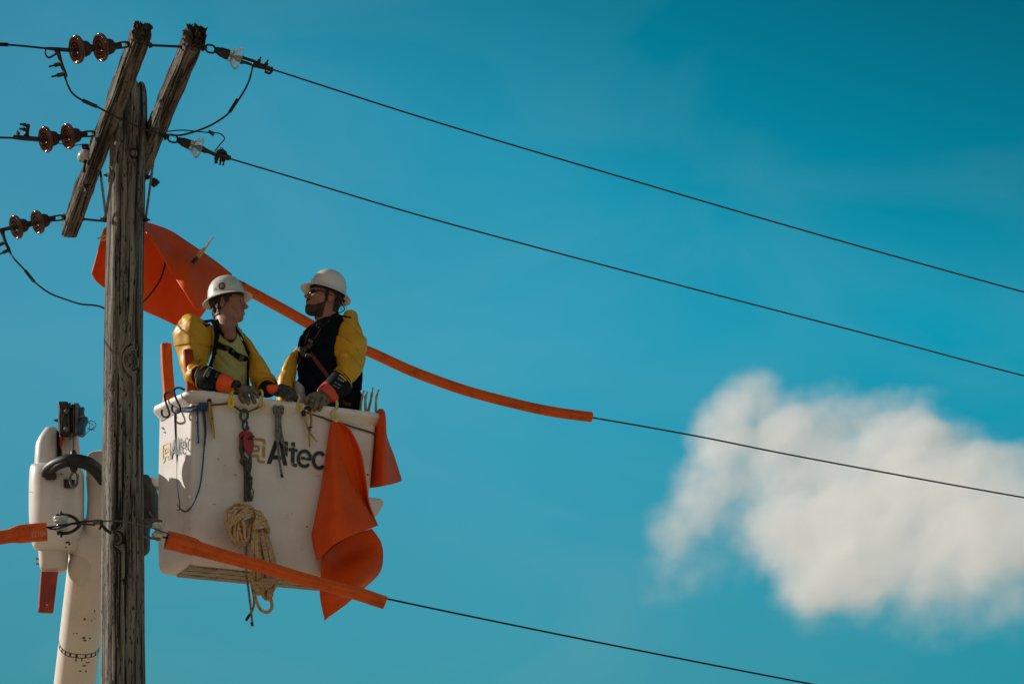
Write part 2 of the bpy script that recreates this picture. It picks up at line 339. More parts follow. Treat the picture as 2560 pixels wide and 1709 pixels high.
# ------------------------------------------------------------------ cloud: a real volume of droplets, 1 km off
def build_cloud():
    Yc = 1000.0
    c0 = P(*k8(1250, 760), Yc); sc_ = ((P(*k8(1350, 760), Yc) - c0).length)          # metres per 100 crop px
    hx, hy, hz = 15.5 * sc_, 3.0 * sc_, 10.5 * sc_
    bm = bmesh.new(); bmesh.ops.create_cube(bm, size=2.0)
    bmesh.ops.subdivide_edges(bm, edges=bm.edges[:], cuts=3, use_grid_fill=True)
    for v in bm.verts:
        n_ = v.co.normalized(); f_ = .55 + .45 * max(abs(v.co.x), abs(v.co.y), abs(v.co.z)) / max(v.co.length, .01)
        v.co = Vector((v.co.x * hx, v.co.y * hy, v.co.z * hz)); v.co.y += -.85 * v.co.x + .5 * v.co.z
    me = bpy.data.meshes.new('cloud'); bm.to_mesh(me); bm.free()
    o = bpy.data.objects.new('cloud', me); col.objects.link(o); o.location = c0
    o['label'] = 'ragged white cloud low in the blue sky behind the wires'; o['category'] = 'cloud'; o['kind'] = 'stuff'
    m = bpy.data.materials.new('cloud_vapour'); m.use_nodes = True; t = m.node_tree; t.nodes.clear()
    out = t.nodes.new('ShaderNodeOutputMaterial'); pv = t.nodes.new('ShaderNodeVolumePrincipled')
    t.links.new(pv.outputs[0], out.inputs['Volume'])
    pv.inputs['Color'].default_value = (.99, .985, .985, 1); pv.inputs['Anisotropy'].default_value = .1
    tcn = t.nodes.new('ShaderNodeTexCoord'); ms = t.nodes.new('ShaderNodeVectorMath'); ms.operation = 'SCALE'
    ms.inputs['Scale'].default_value = 1 / sc_; t.links.new(tcn.outputs['Object'], ms.inputs[0])
    # warp the domain so the outline is ragged
    def noise_(scale, det, rough=.55, src=None):
        n = t.nodes.new('ShaderNodeTexNoise'); n.inputs['Scale'].default_value = scale; n.inputs['Detail'].default_value = det
        n.inputs['Roughness'].default_value = rough; t.links.new(src or ms.outputs[0], n.inputs['Vector']); return n
    wn = noise_(.38, 6)
    sb = t.nodes.new('ShaderNodeVectorMath'); sb.operation = 'SUBTRACT'; t.links.new(wn.outputs['Color'], sb.inputs[0]); sb.inputs[1].default_value = (.5, .5, .5)
    s2 = t.nodes.new('ShaderNodeVectorMath'); s2.operation = 'SCALE'; s2.inputs['Scale'].default_value = 1.9; t.links.new(sb.outputs[0], s2.inputs[0])
    ad = t.nodes.new('ShaderNodeVectorMath'); ad.operation = 'ADD'; t.links.new(ms.outputs[0], ad.inputs[0]); t.links.new(s2.outputs[0], ad.inputs[1])
    shx = t.nodes.new('ShaderNodeVectorMath'); shx.operation = 'DOT_PRODUCT'; t.links.new(ms.outputs[0], shx.inputs[0]); shx.inputs[1].default_value = (.85, 0, -.5)
    cmb = t.nodes.new('ShaderNodeCombineXYZ'); t.links.new(shx.outputs['Value'], cmb.inputs[1])
    ad2 = t.nodes.new('ShaderNodeVectorMath'); ad2.operation = 'ADD'; t.links.new(ad.outputs[0], ad2.inputs[0]); t.links.new(cmb.outputs[0], ad2.inputs[1])
    # (crop x, crop y, rx, ry, weight) of each billow; depth radius 2-3 units
    B = [(1180, 900, 440, 420, .8), (1550, 740, 480, 340, .7), (2050, 790, 640, 330, .65), (1650, 560, 360, 260, .5), (1350, 520, 420, 250, .55), (1560, 400, 240, 200, .34),
         (1250, 310, 460, 150, .34), (740, 210, 190, 180, .36), (610, 390, 190, 260, .52), (520, 640, 190, 230, .42), (410, 850, 220, 210, .28), (340, 1080, 190, 280, .17),
         (1900, 570, 380, 110, .40), (900, 520, 320, 320, .40), (1180, 1150, 300, 230, .40), (2000, 1120, 680, 380, .30), (650, 980, 340, 330, .10), (1000, 250, 280, 130, .2), (760, 760, 300, 300, .24), (1180, 1240, 300, 200, .2), (1780, 1020, 480, 260, .34), (880, 400, 200, 240, .2)]
    acc = None
    for (bx, by, rx, ry, wt) in B:
        s = t.nodes.new('ShaderNodeVectorMath'); s.operation = 'SUBTRACT'; t.links.new(ad2.outputs[0], s.inputs[0])
        yo = -.85 * (bx - 1250) / 100 + .5 * -(by - 760) / 100; q = (P(*k8(bx, by), Yc + yo * sc_) - c0) / sc_
        s.inputs[1].default_value = (q.x, q.y + .85 * q.x - .5 * q.z, q.z)
        d = t.nodes.new('ShaderNodeVectorMath'); d.operation = 'MULTIPLY'; t.links.new(s.outputs[0], d.inputs[0])
        d.inputs[1].default_value = (100 / rx, 1 / 1.7, 100 / ry)
        dt = t.nodes.new('ShaderNodeVectorMath'); dt.operation = 'DOT_PRODUCT'; t.links.new(d.outputs[0], dt.inputs[0]); t.links.new(d.outputs[0], dt.inputs[1])
        v = mth('MULTIPLY', mth('MAXIMUM', mth('SUBTRACT', 1.12, dt.outputs['Value'], False, t), 0.0, False, t), wt, False, t)
        acc = v if acc is None else mth('ADD', acc, v, False, t)
    n2 = noise_(.62, 8, .62)
    nn = mth('ADD', mth('MULTIPLY', mth('SUBTRACT', n2.outputs[0], .45, False, t), 3.6, False, t), mth('MULTIPLY', acc, 2.6, False, t), False, t)
    nn = mth('MINIMUM', mth('MAXIMUM', nn, 0.0, False, t), 1.6, False, t)
    dn = mth('MULTIPLY', mth('MULTIPLY', acc, nn, False, t), .75 / sc_, False, t)
    dn = mth('MINIMUM', dn, .85 / sc_, False, t)
    t.links.new(dn, pv.inputs['Density'])
    me.materials.append(m)
build_cloud()
# ------------------------------------------------------------------ materials in use
WOODP = wood('weathered_pole_wood', (.28, .25, .21), (.052, .047, .041), (.014, .011, .009), 30)
WOODA = wood('weathered_arm_wood', (.20, .178, .148), (.038, .034, .028), (.012, .010, .008), 36)
STEEL = mat('dark_weathered_steel', (.022, .024, .024), .55, .5, c2=(.05, .04, .03), scale=30, bump=.001, bscale=120)
GALV = mat('galvanised_steel', (.17, .17, .165), .5, .6, c2=(.08, .08, .08), scale=40)
BROWNG = mat('brown_glaze', (.055, .016, .006), .12, 0, c2=(.10, .03, .010), scale=14, coat=.15)
CAPM = mat('rusty_cap_iron', (.045, .028, .02), .6, .3, c2=(.02, .018, .016), scale=30)
GLASS = mat('clear_glass', (.90, .95, .94), .04, 0, trans=.86)
WIRE = mat('dark_wire', (.018, .018, .019), .5, .4)
WIREL = mat('grey_wire', (.12, .115, .105), .5, .5)
PORC = mat('white_porcelain', (.62, .62, .60), .18, 0, c2=(.4, .4, .38), scale=12, coat=.4)
WHITE = mat('white_fibreglass', (.745, .715, .69), .38, 0, c2=(.63, .555, .52), scale=3.2, lo=.4, hi=.75, c3=(.20, .17, .15), scale3=26, lo3=.67, hi3=.74, bump=.0015, bscale=6, coat=.15)
WHITER = mat('worn_white_rim', (.74, .72, .68), .45, 0, c2=(.50, .46, .41), scale=9, lo=.5, hi=.7, c3=(.06, .05, .045), scale3=34, lo3=.67, hi3=.72, bump=.002, bscale=20)
ORNG = mat('orange_rubber', (.88, .105, .008), .5, 0, c2=(.78, .080, .007), scale=4, lo=.4, hi=.7, c3=(.62, .16, .06), scale3=7, lo3=.56, hi3=.74, bump=.002, bscale=5, transl=.12, spec=.22)
ORNGH = mat('orange_hose_rubber', (.74, .115, .008), .45, 0, c2=(.50, .075, .008), scale=9, lo=.45, hi=.7, c3=(.35, .07, .02), scale3=3, lo3=.64, hi3=.76, spec=.3)
BLACK = mat('black_rubber', (.012, .013, .014), .5)
GROUNDM = mat('dry_grass_and_gravel', (.42, .29, .205), .95, 0, c2=(.33, .24, .14), scale=.5, lo=.4, hi=.6, c3=(.35, .30, .23), scale3=4, lo3=.5, hi3=.6, bump=.02, bscale=3)
# ------------------------------------------------------------------ ground (one sheet to the horizon)
def ground():
    mb = MB(); rs = [0, 6, 12, 20, 32, 50, 90, 200, 600, 2500, 9000]; n = 48; vs = [(0, 15, 0)]; fs = []
    for r in rs[1:]:
        for k in range(n):
            a = 2 * math.pi * k / n; x, y = r * math.cos(a), 15 + r * math.sin(a)
            vs.append((x, y, .12 * noise.noise(Vector((x * .06, y * .06, 0))) if 20 < r < 900 else 0))
    for k in range(n): fs.append((0, 1 + k, 1 + (k + 1) % n))
    for i in range(len(rs) - 2):
        for k in range(n): fs.append((1 + i * n + k, 1 + (i + 1) * n + k, 1 + (i + 1) * n + (k + 1) % n, 1 + i * n + (k + 1) % n))
    mb.add(vs, fs); mb.obj('ground', GROUNDM, smooth=180, kind='structure', loc=(0, 0, 0))
ground()
# ------------------------------------------------------------------ the pole with its two crossarms
YP = 15.0
def pr(x, y, hw): p = P(x, y, YP); d = (p - CAM).dot(FW); return p, hw * d / F
PLV = [pr(322, 213, 44), pr(321.5, 300, 46.5), pr(316, 420, 47.5), pr(313, 545, 48), pr(308, 800, 49.5), pr(305.5, 1090, 51), pr(305.5, 1400, 54), pr(306, 1709, 56)]
_b, _r = PLV[-1]; _a, _ = PLV[-3]; dirp = (_b - _a).normalized(); gp = _b + dirp * ((_b.z + .6) / -dirp.z); PLV.append((gp, .17))
def pole_c(z):
    zs = [q[0].z for q in PLV][::-1]
    return Vector((np.interp(z, zs, [q[0].x for q in PLV][::-1]), np.interp(z, zs, [q[0].y for q in PLV][::-1]), z)), float(np.interp(z, zs, [q[1] for q in PLV][::-1]))
ZTOP = PLV[0][0].z
POLE = empty('utility_pole', (gp.x, gp.y, 0), 'weathered round wooden utility pole carrying two weathered crossarms', 'utility pole')
def knot(x, y, kr):
    p = P(x, y, YP - .12); c, r = pole_c(p.z); s_ = max(-.98, min(.98, (p.x - c.x) / r)); return (-math.acos(s_), p.z, kr)
KNOTS = [knot(322, 898, .045), knot(266, 962, .032), knot(349, 520, .025), knot(344, 968, .014), knot(290, 1345, .030), knot(330, 380, .022)]
def build_pole():
    n = 120; zs = list(np.linspace(ZTOP, 4.4, 420)) + list(np.linspace(4.35, -.5, 60)); vs = []; gr = []; fs = []
    for z in zs:
        c, r = pole_c(z)
        for k in range(n):
            a = 2 * math.pi * k / n; ca, sa = math.cos(a), math.sin(a)
            g = noise.noise(Vector((ca * 3.2, sa * 3.2, z * .5))) * .003 + noise.noise(Vector((ca * 14, sa * 14, z * 1.3))) * .0028 + noise.noise(Vector((ca * 34, sa * 34, z * 3.2))) * .0022
            cr = noise.noise(Vector((ca * 9 + 7, sa * 9, z * .45)))
            if cr > .45: g -= min(.006, (cr - .45) * .05)
            zz = z
            if z > ZTOP - .10:
                f_ = (z - (ZTOP - .10)) / .10; zz = z + f_ * (.035 * noise.noise(Vector((ca * 5, sa * 5, 1))) + .015 * noise.noise(Vector((ca * 17, sa * 17, 4)))); g -= .012 * f_ ** 3
            kx = 0.0
            for (ka, kz, kr) in KNOTS:
                da = (a - ka + math.pi) % (2 * math.pi) - math.pi; dd = ((da * r) / kr) ** 2 + ((z - kz) / (kr * 1.5)) ** 2
                if dd < 8: kx += .15 * math.exp(-dd); g += .010 * math.exp(-dd * 3) - .006 * math.exp(-dd * 14)
            fa = (a - R(207) + math.pi) % (2 * math.pi) - math.pi
            if abs(fa) < R(37): g -= .85 * r * (1 - math.cos(R(37)) / math.cos(fa))      # weathered flat on the sunny side
            R_ = r + g; vs.append((c.x + ca * R_, c.y + sa * R_, zz)); gr.append((ca * r + kx, sa * r, zz))
    m = len(zs)
    for i in range(m - 1):
        for k in range(n): fs.append((i * n + k, i * n + (k + 1) % n, (i + 1) * n + (k + 1) % n, (i + 1) * n + k))
    # split top
    c, r = pole_c(ZTOP); prev = 0
    for j, s in enumerate((.8, .55, .3, .05)):
        for k in range(n):
            a = 2 * math.pi * k / n; ca, sa = math.cos(a), math.sin(a)
            z = ZTOP - .015 + .03 * noise.noise(Vector((ca * 5 * s + 3, sa * 5 * s, 1))) + .02 * noise.noise(Vector((ca * 20 * s, sa * 20 * s, 4)))
            vs.append((c.x + ca * r * s * .92, c.y + sa * r * s * .92, z)); gr.append((ca * r * s, sa * r * s, z))
        o = len(vs) - n
        for k in range(n): fs.append((prev + k, o + k, o + (k + 1) % n, prev + (k + 1) % n))
        prev = o
    fs.append(tuple(prev + k for k in range(n)))
    mb = MB(); mb.add(vs, fs); mb.obj('trunk', WOODP, POLE, smooth=180, grain=gr)
build_pole()
ZARM = P(275, 325, 15).z
A1n, A1f = PZ(355, 80, ZARM), PZ(174, 573, ZARM); A2n, A2f = PZ(488, 88, ZARM), PZ(488, 88, ZARM) + (PZ(178, 573, ZARM) - PZ(351, 80, ZARM))
ARMD = (A1f - A1n).normalized(); ARMS = Vector((ARMD.y, -ARMD.x, 0)).normalized()      # sideways (to the right)
if ARMS.x < 0: ARMS = -ARMS
def arm(near, far, seed, jag, label):
    w_, h_ = .102, .118; L_ = (far - near).length; nu, nv, nl = 9, 11, 200; vs = {}; V = []; G = []; fs = []
    def pt(i, j, k):
        key = (i, j, k)
        if key in vs: return vs[key]
        u, v, t = i / nu - .5, j / nv - .5, k / nl; s = t * L_
        p = near + ARMD * s + ARMS * (u * w_) + Vector((0, 0, v * h_))
        q = Vector((u * 3.0, v * 3.0, s * .9 + seed))
        dsp = noise.noise(q * 3.1) * .005 + noise.noise(Vector((u * 26 + seed, v * 26, s * 2.6))) * .0042 + noise.noise(Vector((u * 60, v * 60 + seed, s * 9))) * .002
        top = max(0, v) * 2
        p += (ARMS * (1 if u > 0 else -1) * (abs(u) > .49) + Vector((0, 0, 1 if v > 0 else -1)) * (abs(v) > .49)) * (dsp * (1 + 1.2 * top))
        e = max(0, 1 - s / .12)
        if e > 0:
            jg = (noise.noise(Vector((u * 9 + seed, v * 9, 3))) * .6 + noise.noise(Vector((u * 24 + seed, v * 24, 9))) * .5) * jag
            p -= ARMD * jg * e; p += (ARMS * noise.noise(Vector((u * 12, v * 12, s * 30 + seed))) + Vector((0, 0, noise.noise(Vector((u * 12 + 5, v * 12, s * 30 + seed)))))) * .012 * e * (jag / .03)
        # rounded, worn arrises
        if abs(u) > .49 and abs(v) > .49: p -= ARMS * math.copysign(.006, u) + Vector((0, 0, math.copysign(.006, v)))
        vs[key] = len(V); V.append(tuple(p)); G.append((u * w_ * 1.2 + seed, v * h_ * 1.2, s)); return vs[key]
    for k in range(nl):
        for i in range(nu):
            for j in (0, nv): fs.append((pt(i, j, k), pt(i + 1, j, k), pt(i + 1, j, k + 1), pt(i, j, k + 1)))
        for j in range(nv):
            for i in (0, nu): fs.append((pt(i, j, k), pt(i, j + 1, k), pt(i, j + 1, k + 1), pt(i, j, k + 1)))
    for k in (0, nl):
        for i in range(nu):
            for j in range(nv): fs.append((pt(i, j, k), pt(i + 1, j, k), pt(i + 1, j + 1, k), pt(i, j + 1, k)))
    mb = MB(); mb.add(V, fs); o = mb.obj('crossarm', [WOODA, mat('dark_end_grain', (.030, .026, .020), .95, c2=(.075, .058, .042), scale=60, bump=.004, bscale=90)], POLE, smooth=35, grain=G, label=label)
    ne = nu * nv
    for p in list(o.data.polygons)[-2 * ne:-ne]: p.material_index = 1  # near end faces take the darker end-grain colour
    return o
ARM1 = arm(A1n, A1f, 3.0, .05, 'crossarm on the left of the pole with a rough dark end')
ARM2 = arm(A2n, A2f, 11.0, .14, 'crossarm on the right of the pole with a splintered end')
# splinters at the broken end
mb = MB()
for i in range(9):
    u = random.uniform(-.045, .045); v = random.uniform(-.05, .055); b_ = A2n + ARMS * u + Vector((0, 0, v)) + ARMD * .04
    tip = b_ - ARMD * random.uniform(.05, .13) + ARMS * random.uniform(-.012, .012) + Vector((0, 0, random.uniform(-.01, .014)))
    tube(mb, [b_, b_.lerp(tip, .5) + ARMS * random.uniform(-.004, .004), tip], [.009, .006, .001], 5, 3, flat=.4)
mb.obj('splinters', mat('splintered_wood', (.16, .12, .085), .9, c2=(.04, .03, .025), scale=20), ARM2, smooth=0)
def arm_pt(x, y, side=-1, dz=0):   # a point on an arm's flank seen at this pixel
    p = PZ(x, y, ZARM + dz); return p
mb = MB()
for (a, b) in (((1045, 205), (1290, 217)),):
    pa = P(*k1(*a), 13.72); pb = P(*k1(*b), 13.76); tube(mb, [pa - (pb - pa) * .1, pb + (pb - pa) * .1], .0075, 10, 1)
mb.obj('spacer_bolt', STEEL, POLE); mb = MB()
pa = P(*k1(560, 1419), 16.55); pb = P(*k1(728, 1436), 16.6); tube(mb, [pa - (pb - pa) * .2, pb + (pb - pa) * .9], .0075, 10, 1)
for (x, y, Yv, sx) in ((1045, 205, 13.72, 1), (1283, 217, 13.75, -1), (572, 1420, 16.55, 1)):
    m2 = MB(); lathe(m2, P(*k1(x, y), Yv), ARMS * sx, [(0, .017), (.012, .017), (.012, .010), (.02, .010)], 6); m2.obj('nut', STEEL, POLE)
mb.obj('spacer_bolt', STEEL, POLE)
def brace(pa, pb, w_=.016, t_=.005):
    mb = MB(); d = (pb - pa).normalized(); s = d.cross(Vector((0, 1, 0))).normalized(); q = d.cross(s)
    prism(mb, [pa + s * w_ / 2 - q * t_, pa - s * w_ / 2 - q * t_, pb - s * w_ / 2 - q * t_, pb + s * w_ / 2 - q * t_], q * t_ * 1.2)
    for e in (pa, pb): lathe(mb, e - q * .02 * (1 if q.y > 0 else -1), q * (1 if q.y > 0 else -1), [(0, .007), (.02, .007)], 8)
    mb.obj('brace', GALV, POLE)
brace(P(*k1(848, 728), 14.62), P(*k1(737, 1412), 14.93)); brace(P(*k1(700, 1076), 15.6), P(*k1(742, 1408), 15.06)); brace(P(*k1(1130, 590), 14.4), P(*k1(1018, 1428), 14.98), .014)
for (x, y, Yv, s) in ((732, 1420, 14.93, -1), (1022, 1428, 14.93, 1), (756, 1115, 14.95, -1), (1085, 1165, 14.9, 1), (1040, 1128, 15.0, 1)):
    r = .024 if x == 1085 else .013; mb = MB()
    lathe(mb, P(*k1(x, y), Yv) - Vector((s * .012, 0, 0)), (s, -.35, -.1), [(0, r * 1.3), (.008, r * 1.3), (.008, r), (.024, r), (.024, r * .5), (.04, r * .45)], 8); mb.obj('bolt', STEEL, POLE)
mb = MB()
tube(mb, [P(*k1(766, 1060), 14.93), P(*k1(770, 1110), 14.92), P(*k1(764, 1165), 14.94)], [.008, .014, .008], 8, 4)
mb.obj('bolt_plate', GALV, POLE)
mb = MB()     # washers, nuts, and dark discs painting the shade in open bolt holes
dn_ = Vector((0, 0, -1)); zb = ZARM - .059
q = PZ(*k1(603, 1188), zb); M3 = Matrix((ARMS, ARMD, Vector((0, 0, 1)))).transposed(); mb.box(q - Vector((0, 0, .003)), .055, .055, .008, M3); lathe(mb, q, dn_, [(0, .015), (.018, .015), (.018, .008), (.04, .008)], 6)
for (x, y) in ((985, 208), (885, 462), (842, 578), (482, 1508), (562, 1292), (1212, 600), (1270, 440), (1262, 470)):
    m2 = MB(); lathe(m2, PZ(*k1(x, y), zb) + Vector((0, 0, .004)), dn_, [(0, .010), (.006, .009)], 10); m2.obj('hole_shade', BLACK, POLE)
mb.obj('washer', BLACK, POLE)
# ------------------------------------------------------------------ insulators
def disc(root, c, ax, r=.0815):
    s = r / .0815; mb = MB()
    lathe(mb, c, ax, [(a * s, b * s) for a, b in ((.010, .014), (.004, .024), (-.010, .027), (-.010, .031), (.006, .035), (.008, .043), (-.008, .047), (-.008, .051), (.006, .056), (.008, .064), (-.002, .068), (-.006, .074), (-.003, .0805), (.004, .083), (.013, .080), (.022, .066), (.030, .052), (.042, .043))], 40)
    d = mb.obj('insulator_disc', BROWNG, root, smooth=60)
    mb = MB(); lathe(mb, c, ax, [(.036, .044), (.046, .048), (.062, .046), (.078, .040), (.088, .026), (.105, .020), (.118, .020)], 24)
    lathe(mb, c, ax, [(-.04, .012), (.012, .013)], 12); mb.obj('cap', CAPM, d)
def chain_link(mb, a, b, w_, r, up=(0, 0, 1)):
    a, b = Vector(a), Vector(b); d = (b - a).normalized(); s = d.cross(Vector((0, 1, 0))).normalized() if abs(d.y) < .9 else Vector((1, 0, 0))
    pts_ = [a, a + d * (b - a).length * .2 + s * w_, b - d * (b - a).length * .2 + s * w_, b, b - d * (b - a).length * .2 - s * w_, a + d * (b - a).length * .2 - s * w_]
    tube(mb, pts_, r, 8, 5, closed=True)
AXL = Vector((.87, .50, .10)).normalized()    # from the line towards the arm
GI = 'brown porcelain insulator strings on the left crossarm'
def string(kf, dA, dB, link, Ys, label, clampf):
    c1, c2 = P(*kf(*dA), Ys - .085), P(*kf(*dB), Ys); ax = (c2 - c1).normalized()
    root = empty('insulator_string', c2, label, 'insulator', GI)
    disc(root, c1, ax); disc(root, c2, ax)
    e = P(*kf(*link), Ys + .085); mb = MB(); s = c2 + ax * .118
    chain_link(mb, s - ax * .012, e + (e - s) * .1, .016, .006); lathe(mb, e, ax, [(-.012, .016), (.004, .016), (.004, .026), (.008, .026)], 8)
    tube(mb, [s, s + ax * .02], [.02, .014], 8, 1); tube(mb, [e, e + ax * .09], .008, 8, 1)
    mb.obj('shackle', STEEL, root); mb = MB(); clampf(mb, kf, Ys - .13); mb.obj('line_clamp', STEEL, root, smooth=40)
    return root
def T(mb, kf, lst, Y, r, **kw): tube(mb, pts(kf, lst, Y), r, **kw)
def clampA(mb, kf, Y):
    T(mb, kf, [(1200, 425), (1080, 425), (900, 410), (745, 398)], Y, [.016, .012, .011, .007])
    T(mb, kf, [(745, 410), (735, 480), (790, 550), (880, 510), (930, 470)], Y, [.006, .005, .006, .006, .010])
    T(mb, kf, [(930, 430), (960, 500), (985, 590), (1015, 690), (1050, 780), (1068, 840), (1062, 890)], Y, [.022, .016, .013, .014, .014, .014, .006], flat=.8)
    for (x, y) in ((1000, 650), (1045, 815)): bolt(mb, P(*kf(x, y), Y), P(*kf(x - 170, y + 40), Y) - P(*kf(x, y), Y), .012, .04, .032, .006)
def clampB(mb, kf, Y):
    T(mb, kf, [(680, 450), (560, 440), (380, 425), (222, 410)], Y, [.017, .015, .016, .014])
    T(mb, kf, [(430, 400), (440, 330), (450, 260), (462, 205)], Y, [.018, .013, .013, .012])
    for (x, y) in ((420, 210), (410, 285)): bolt(mb, P(*kf(x, y), Y), P(*kf(x - 100, y - 10), Y) - P(*kf(x, y), Y), .012, .014, .022, .007)
    bolt(mb, P(*kf(300, 370), Y), (-.3, 0, 1), .012, .014, .012, .007)
def clampC(mb, kf, Y):
    T(mb, kf, [(170, 350), (90, 375), (-10, 395), (-60, 400)], Y, [.017, .013, .012, .010])
    T(mb, kf, [(30, 400), (40, 460), (75, 560), (110, 630), (140, 700)], Y, [.022, .016, .014, .014, .008], flat=.8)
    for (x, y) in ((50, 560), (110, 655)): bolt(mb, P(*kf(x, y), Y), P(*kf(x - 100, y + 45), Y) - P(*kf(x, y), Y), .012, .04, .03, .006)
yA, yB, yC = 13.60, PZ(*b3(1570, 370), ZARM).y - .06, PZ(*b5(840, 240), ZARM).y - .06
string(b1, (1240, 418), (1632, 384), (2090, 330), yA, 'topmost brown double-disc insulator string, its clamp hanging down', clampA)
string(b3, (735, 450), (1100, 400), (1540, 350), yB, 'middle brown double-disc insulator string, its clamp standing up', clampB)
string(b5, (205, 355), (485, 290), (835, 225), yC, 'lowest brown double-disc insulator string, at the lower end of the crossarm', clampC)
GG = 'clear glass insulators on the right crossarm'
def glass_string(kf, Y0, label, ring, cap0, cap1, neck, rim, sock, cl, clampf):
    Yf = lambda x: Y0 + (x - ring[0]) / 9.7875 / 414 * .5
    Q = lambda p: P(*kf(*p), Yf(p[0])); root = empty('glass_insulator', Q(rim), label, 'insulator', GG)
    mb = MB(); a, b = Q(ring), Q(cap0); chain_link(mb, a, b + (b - a) * .05, .022, .0062); lathe(mb, a, (a - b), [(-.005, .014), (.012, .014), (.012, .022), (.018, .022), (.018, .008), (.08, .008)], 8); mb.obj('shackle', STEEL, root)
    c = Q(cap0); ax = (Q(neck) - c).normalized(); L_ = (Q(neck) - c).length
    mb = MB(); lathe(mb, c, ax, [(0, .014), (L_ * .12, .020), (L_ * .3, .022), (L_ * .42, .027), (L_ * .9, .031), (L_ * 1.02, .030)], 24); mb.obj('cap', STEEL, root)
    n0 = Q(neck); ax = (Q(rim) - n0).normalized(); L_ = (Q(rim) - n0).length
    out_ = [(0, .031), (.1, .034), (.2, .033), (.28, .037), (.36, .036), (.5, .046), (.7, .057), (.88, .064), (1.0, .0685), (1.03, .067)]
    inn = [(1.0, .0625), (.85, .056), (.68, .047), (.5, .035), (.38, .024), (.30, .014), (.1, .011)]
    mb = MB(); lathe(mb, n0, ax, [(a * L_, b) for a, b in out_] + [(a * L_, b) for a, b in inn], 40); mb.obj('glass_bell', GLASS, root, smooth=50)
    mb = MB(); lathe(mb, n0, ax, [(0, .008), (L_ * .55, .008), (L_ * .75, .015), (L_ * .95, .020), (L_ * 1.3, .017)], 14); mb.obj('pin', STEEL, root)
    mb = MB(); clampf(mb, lambda p: Q(p)); mb.obj('line_clamp', STEEL, root)
def TQ(mb, Q, l, r, **kw): tube(mb, [Q(p) for p in l], r, **kw)
def gc1(mb, Q):
    TQ(mb, Q, [(1190, 610), (1300, 650), (1500, 715), (1600, 760)], [.012, .009, .009, .010]); TQ(mb, Q, [(1160, 730), (1300, 750), (1450, 800), (1560, 850)], [.016, .009, .008, .010])
    TQ(mb, Q, [(1480, 770), (1620, 820), (1780, 860), (1900, 910), (1950, 940)], [.012, .024, .022, .018, .010], flat=.7)
    TQ(mb, Q, [(1940, 860), (1960, 940), (1890, 1015), (1770, 960)], [.008, .008, .008, .008])
    for (x, y, x2, y2) in ((1610, 760, 1680, 620), (1790, 830, 1855, 690)): bolt(mb, Q((x, y)), Q((x2, y2)) - Q((x, y)), .013, .02, .024, .006)
def gc2(mb, Q):
    TQ(mb, Q, [(1100, 690), (1180, 740), (1300, 780), (1450, 850)], [.020, .018, .012, .012]); TQ(mb, Q, [(1430, 840), (1600, 880), (1750, 920), (1815, 940)], [.012, .022, .024, .018], flat=.75)
    for (x, y, x2, y2) in ((1470, 900, 1450, 1040), (1500, 900, 1490, 1010), (1590, 940, 1570, 1070), (1660, 950, 1650, 1050)): bolt(mb, Q((x, y)), Q((x2, y2)) - Q((x, y)), .011, .018, .028, .006)
    TQ(mb, Q, [(1570, 760), (1575, 700), (1620, 690), (1655, 740), (1640, 790)], .0035)
    TQ(mb, Q, [(1480, 800), (1560, 770), (1680, 800), (1720, 860)], [.008, .016, .014, .008])
glass_string(b2, 13.68, 'upper clear glass bell insulator beside the splintered crossarm end', (330, 400), (560, 430), (880, 560), (880, 560), (1130, 650), None, None, gc1)
glass_string(b4, 14.95, 'lower clear glass bell insulator above the helmeted men', (290, 430), (520, 480), (810, 600), (810, 600), (1060, 690), None, None, gc2)
# white pin insulator behind the left crossarm
pc = P(*b3(1400, 745), 15.42); root = empty('pin_insulator', pc, 'white porcelain pin insulator half hidden behind the left crossarm', 'insulator')
mb = MB(); lathe(mb, pc, (-.1, 0, -1), [(-.045, .012), (-.043, .030), (-.036, .043), (-.02, .052), (.0, .055), (.018, .050), (.026, .040), (.018, .030), (.018, .012)], 32); mb.obj('insulator_bell', PORC, root)
mb = MB(); lathe(mb, pc, (-.1, 0, 1), [(.045, .026), (.085, .026), (.09, .015)], 16); m2 = MB(); lathe(m2, pc, (-.1, 0, -1), [(0, .010), (.10, .010)], 8); m2.obj('pin', STEEL, root); mb.obj('wire_clamp', STEEL, root); mb = MB(); tube(mb, pts(b3, [(1350, 520), (1345, 560), (1355, 600)], 15.36), .006, 8, 3); mb.obj('tie', STEEL, root)
# ------------------------------------------------------------------ line wires and jumpers
def wire(name, label, pl, r, m=WIRE, group=None, cat='wire', per=8):
    if name == 'power_line': pl = list(pl); d_ = (pl[-1] - pl[-2]).normalized(); e_ = pl[-1]; s_ = (pl[-1] - pl[-2]).length; pl += [e_ + d_ * s_ * q + Vector((0, 0, .0008 * (s_ * q) ** 2)) for q in (1, 2.5, 5, 10, 22, 46)]
    mb = MB(); tube(mb, pl, r, 8, per); return mb.obj(name, m, label=label, cat=cat, group=group)
GW = 'conductors running down to the right'
def far(x, x0, Y0): return Y0 + (x - x0) / 414 * .5
def rline(name, label, lst, x0, Y0, r): return wire(name, label, [P(x, y, far(x, x0, Y0)) for x, y in lst], r, group=GW)
sD = 1.0898
rline('power_line', 'topmost wire running right from the upper glass insulator', [(676, 173), (700, 180), (1090, 305), (1547, 441), (2016, 578), (2560, 730), (3100, 872)], 500, 13.68, .0054)
rline('power_line', 'second wire down, running right from the lower glass insulator', [(572, 396), (760, 452), (1090, 550), (1634, 696), (2180, 838), (2560, 939), (3100, 1075)], 410, 14.95, .0056)
